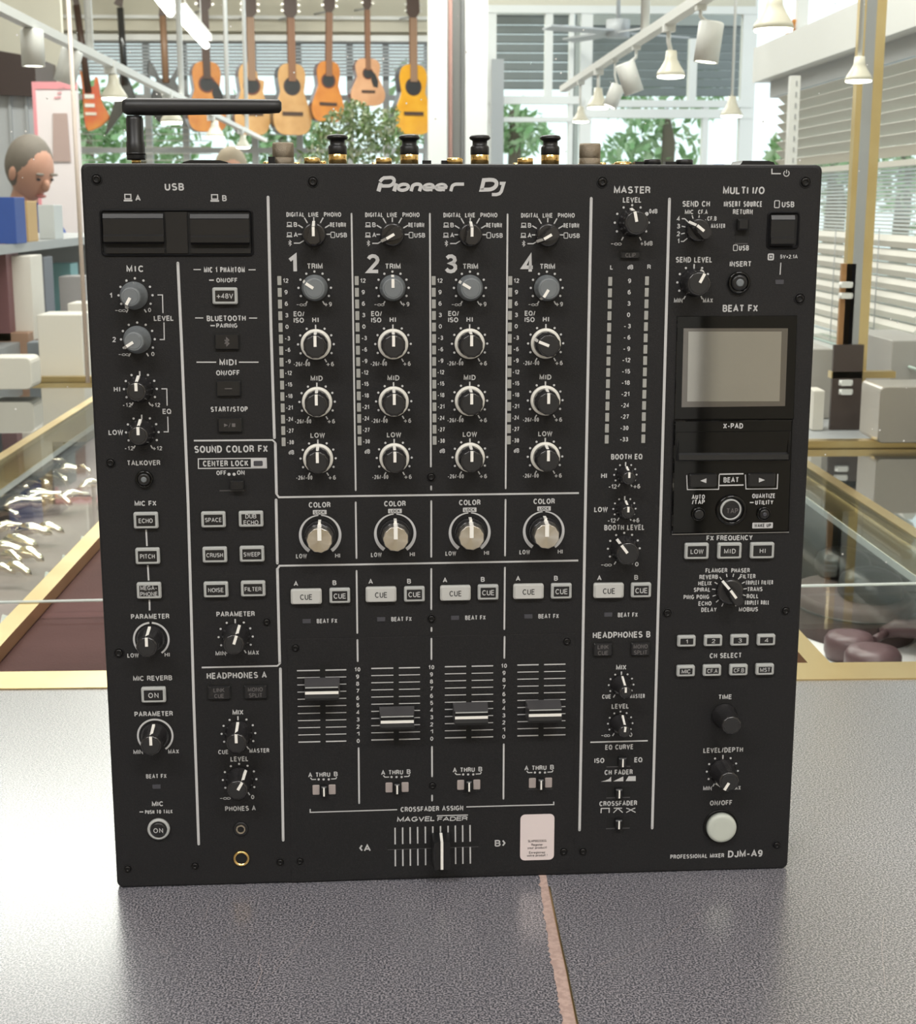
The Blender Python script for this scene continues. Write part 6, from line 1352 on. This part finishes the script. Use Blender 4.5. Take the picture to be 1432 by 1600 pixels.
# ---------------------------------------------------------------- right side: blinds, beam, brass post, cabinets
RXW = 1.0
Z_ = lambda px, py, D: pY(px, py, YD(D)).z
bm_ = MB(); bm_.span((RXW-.02, YD(2.0), EZ+.345), (RXW+.22, YD(4.35), EZ+.44)); struct('trim_8', bm_, M['wframe'])
bm_ = MB(); bm_.span((RXW+.02, YD(2.0), EZ+.30), (RXW+.16, YD(4.30), EZ+.345)); struct('trim_9', bm_, M['gframe'])
for (D0, D1, lab) in ((3.42, 4.2, 'cream venetian blind beyond the white post on the right'), (2.98, 3.38, 'cream venetian blind between the white post and the brass post'), (2.05, 2.84, 'cream venetian blind at the right edge of the view')):
    b_ = thing('venetian_blind', (0, 0, 0), lab, 'blind'); n = 8; R_ = Matrix.Rotation(.75, 3, 'Y')
    for i in range(n):
        z = EZ+.285-i*.0245 - 0; m_ = MB(); m_.box((RXW+.03, YD((D0+D1)/2), z), (.030, D1-D0, .0016), rot=R_); m_.build('slat', M['blind'], b_)
    bx((RXW+.01, YD(D0), EZ+.285-n*.0245-.008), (RXW+.05, YD(D1), EZ+.285-n*.0245+.004)).build('bottom_rail', M['blind'], b_)
for (D0, D1, lab, n) in ((2.05, 2.84, 'cream thick-slatted shutter low at the right edge', 8), (2.98, 3.8, 'pale thick-slatted shutter low between mixer and brass post', 8)):
    b_ = thing('low_shutter', (0, 0, 0), lab, 'shutter')
    for i in range(n):
        z = EZ-.075-i*.030; m_ = MB(); P = [(-.010, -.013), (.010, -.010), (.016, .002), (.008, .013), (-.006, .012), (-.014, 0)]; nn = len(P)
        vs = [(RXW+.03+x, YD(D0), z+y) for x, y in P]+[(RXW+.03+x, YD(D1), z+y) for x, y in P]; m_.add(vs, [(j, (j+1) % nn, nn+(j+1) % nn, nn+j) for j in range(nn)]+[tuple(range(nn))[::-1], tuple(range(nn, 2*nn))]); m_.build('slat', M['blind'], b_)
    for yk in (.3, .7): m_ = MB(); y = YD(D0+(D1-D0)*yk); m_.tube([(RXW+.012, y, EZ-.33), (RXW+.012, y, EZ-.05)], .0014, 5); m_.build('cord', M['greysh'], b_)
fb = thing('window_blind', (0, 0, 0), 'fine slatted white blind glowing in the window right of the mixer', 'blind'); m_ = MB(); z = EZ+.085; R_ = Matrix.Rotation(.25, 3, 'Y')
while z > EZ-.06: m_.box((RXW+.06, YD(3.1), z), (.016, 2.3, .0009), rot=R_); z -= .0085
o = m_.build('fine_slats', M['whitep'], fb); o['kind'] = 'stuff'
for D in (2.2, 2.6, 3.05, 3.45, 3.9): m_ = MB(); m_.tube([(RXW+.05, YD(D), EZ-.06), (RXW+.05, YD(D), EZ+.09)], .0012, 5); m_.build('cord', M['whitep'], fb)
w3 = empty('window_3'); w3['kind'] = 'structure'
for D in (4.25, 2.9, 2.0): bx((RXW+.07, YD(D)-.02, EZ-.35), (RXW+.11, YD(D)+.02, EZ+.345)).build('frame_post', M['wframe'], w3)
bx((RXW+.085, YD(2.0), EZ-.35), (RXW+.09, YD(4.25), EZ+.345)).build('pane', M['glass'], w3)
struct('wall_sill', bx((RXW-.01, YD(1.9), FZ), (RXW+.2, YD(4.3), EZ-.33)), mat('grey painted parapet', (.48, .46, .44), .6))
struct('trim_10', bx((RXW-.03, YD(1.9), EZ-.33), (RXW+.2, YD(4.3), EZ-.305)), M['wframe'])
struct('wall_right', bx((RXW+.2, -4.1, FZ), (RXW+.3, YD(1.85), CZ)), M['cream'])
struct('wall_right_upper', bx((RXW+.1, YD(1.9), EZ+.62), (RXW+.2, YD(4.3), CZ)), M['cream'])
# upper ledge glazing over the beam, with the little orange animal
for D in (4.2, 3.5, 2.9, 2.3): 
    o = bx((RXW+.06, YD(D)-.012, EZ+.44), (RXW+.09, YD(D)+.012, EZ+.62)).build('trim_%d' % int(D*10), M['wframe']); o['kind'] = 'structure'
an_ = thing('toy_animal', (0, 0, 0), 'small orange toy animal on the white ledge top right', 'toy'); c = pX(1236, 46, RXW+.05)
om = mat('orange plastic', (.75, .30, .06), .5); m_ = MB(); zl = EZ+.441
m_.tube([(c.x, c.y+.02, zl+.030), (c.x, c.y-.02, zl+.032)], .010, 8); m_.build('toy_body', om, an_)
for dy in (-.018, .018):
    for dx in (-.006, .006): m_ = MB(); m_.tube([(c.x+dx, c.y+dy, zl+.028), (c.x+dx, c.y+dy*1.2, zl)], .003, 6); m_.build('leg', om, an_)
m_ = MB(); m_.tube([(c.x, c.y-.02, zl+.034), (c.x, c.y-.034, zl+.056), (c.x, c.y-.045, zl+.054)], [.006, .006, .004], 8); m_.build('neck', om, an_)
# brass and white posts
def post(px0, px1, y0, y1, D, m, lab, cat='post', dep=.03, nm='post'):
    a, b = pY(px0, y1, YD(D)), pY(px1, y0, YD(D)); o = bx((a.x, YD(D), a.z), (b.x, YD(D)+dep, b.z)).build(nm, m); return tag(o, lab, cat)
bp = thing('brass_post', (0, 0, 0), 'tall brass and grey post in front of the right-hand blinds', 'post'); D_ = 2.62
for (a, b, m, dp) in ((1333, 1342, 'brass', .02), (1342, 1358, 'gframe', .015), (1358, 1373, 'brass', .024)):
    q0, q1 = pY(a, 250, YD(D_)), pY(b, 250, YD(D_)); q1.z = pY(b, -60, YD(D_)).z; bx((q0.x, YD(D_), 0), (q1.x, YD(D_)+dp, q1.z+.3)).build('profile', M[m], bp)
q0, q1 = pY(1312, 500, YD(D_)), pY(1334, 500, YD(D_)); q1.z = pY(1334, 412, YD(D_)).z; bx((q0.x, YD(D_), 0), (q1.x, YD(D_)+.01, q1.z)).build('back_plate', mat('orange-brown plate', (.38, .19, .07), .45), bp)
for y in (445, 462, 598, 612): q = pY(1322, y, YD(D_)-.012); m_ = MB(); m_.box((q.x, q.y, q.z), (.018, .014, .010)); m_.tube([q+Vector((-.012, 0, 0)), q+Vector((.012, 0, 0))], .005, 8); m_.build('white_clip', M['whitep'], bp)
bx((q0.x-.012, YD(D_)-.01, pY(1320, 585, YD(D_)).z-.006), (q1.x+.08, YD(D_)+.012, pY(1320, 585, YD(D_)).z+.006)).build('cross_bar', M['brass'], bp)
bx((q0.x-.01, YD(D_)-.01, 0), (pY(1345, 600, YD(D_)).x, YD(D_)-.002, pY(1320, 538, YD(D_)).z)).build('dark_panel', mat('dark brown panel', (.07, .05, .045), .4), bp)
wp = thing('slotted_post', (0, 0, 0), 'white slotted upright post between two blinds right of the mixer top', 'post'); D_ = 3.1
q0, q1 = pY(1234, 180, YD(D_)), pY(1249, 180, YD(D_)); q1.z = pY(1249, 118, YD(D_)).z; bx((q0.x, YD(D_), 0), (q1.x, YD(D_)+.02, q1.z)).build('upright', M['wframe'], wp)
m_ = MB(); z = .05
while z < q1.z: m_.box(((q0.x+q1.x)/2+.002, YD(D_)-.0006, z), (.003, .001, .010)); z += .022
m_.build('slots', M['gframe'], wp)['kind'] = 'stuff'
# glass shelf, cabinets, metal box behind the right bar
gl = thing('glass_shelf', (0, 0, 0), 'clear glass shelf crossing in front of the low blinds on the right', 'shelf'); a, b = pY(1262, 527, YD(3.3)), pY(1440, 583, YD(2.2))
m_ = MB(); z = EZ-.235; p, q = pZ(1262, 527, EZ-.30), pZ(1445, 583, EZ-.30); zz = EZ-.30
m_.add([(p.x, p.y, zz), (q.x, q.y, zz), (q.x+.3, q.y+.3, zz), (p.x+.3, p.y+.3, zz), (p.x, p.y, zz+.006), (q.x, q.y, zz+.006), (q.x+.3, q.y+.3, zz+.006), (p.x+.3, p.y+.3, zz+.006)], [(0, 1, 2, 3), (4, 7, 6, 5), (0, 4, 5, 1), (3, 2, 6, 7), (0, 3, 7, 4), (1, 5, 6, 2)]); m_.build('shelf_pane', M['glass'], gl)
m_ = MB(); m_.tube([(p.x, p.y, zz+.003), (q.x, q.y, zz+.003)], .003, 6); m_.build('shelf_edge', mat('green glass edge', (.55, .68, .62), .2), gl)
M['grycab'] = mat('warm grey cabinet', (.44, .42, .40), .5)
pbox('cabinet', 1262, 545, 1302, 700, 2.75, .25, M['grycab'], 'warm grey cabinet block just right of the mixer', 'cabinet', z0=0)
pbox('cabinet', 1385, 532, 1470, 700, 2.72, .25, M['grycab'], 'warm grey cabinet block at the right edge under the low blinds', 'cabinet', z0=0)
pbox('metal_box', 1371, 604, 1480, 706, 2.38, .10, mat('satin champagne metal', (.50, .46, .42), .35, metal=.6), 'rounded champagne metal box standing behind the right brass bar', 'box', z0=0.012, r=.008)
pbox('carton', 1268, 610, 1290, 700, 2.6, .05, M['boxw'], 'narrow pale box next to the mixer edge on the right', z0=0)
# low cabinet that carries these things
rt_ = thing('side_table', (0, 0, 0), 'long low grey table beyond the right show case', 'table')
bx((.36, yr+.06, -.03), (RXW-.04, YD(4.1), -.001)).build('table_top', M['greysh'], rt_); bx((.40, yr+.1, FZ), (RXW-.06, YD(4.0), -.031)).build('table_base', M['gframe'], rt_)
# pale panel beside the photographer
tag(bx((.55, -3.98, FZ), (1.16, -3.9, 1.9)).build('display_board', M['whitep']), 'white free-standing board behind the camera, mirrored in the display', 'board')
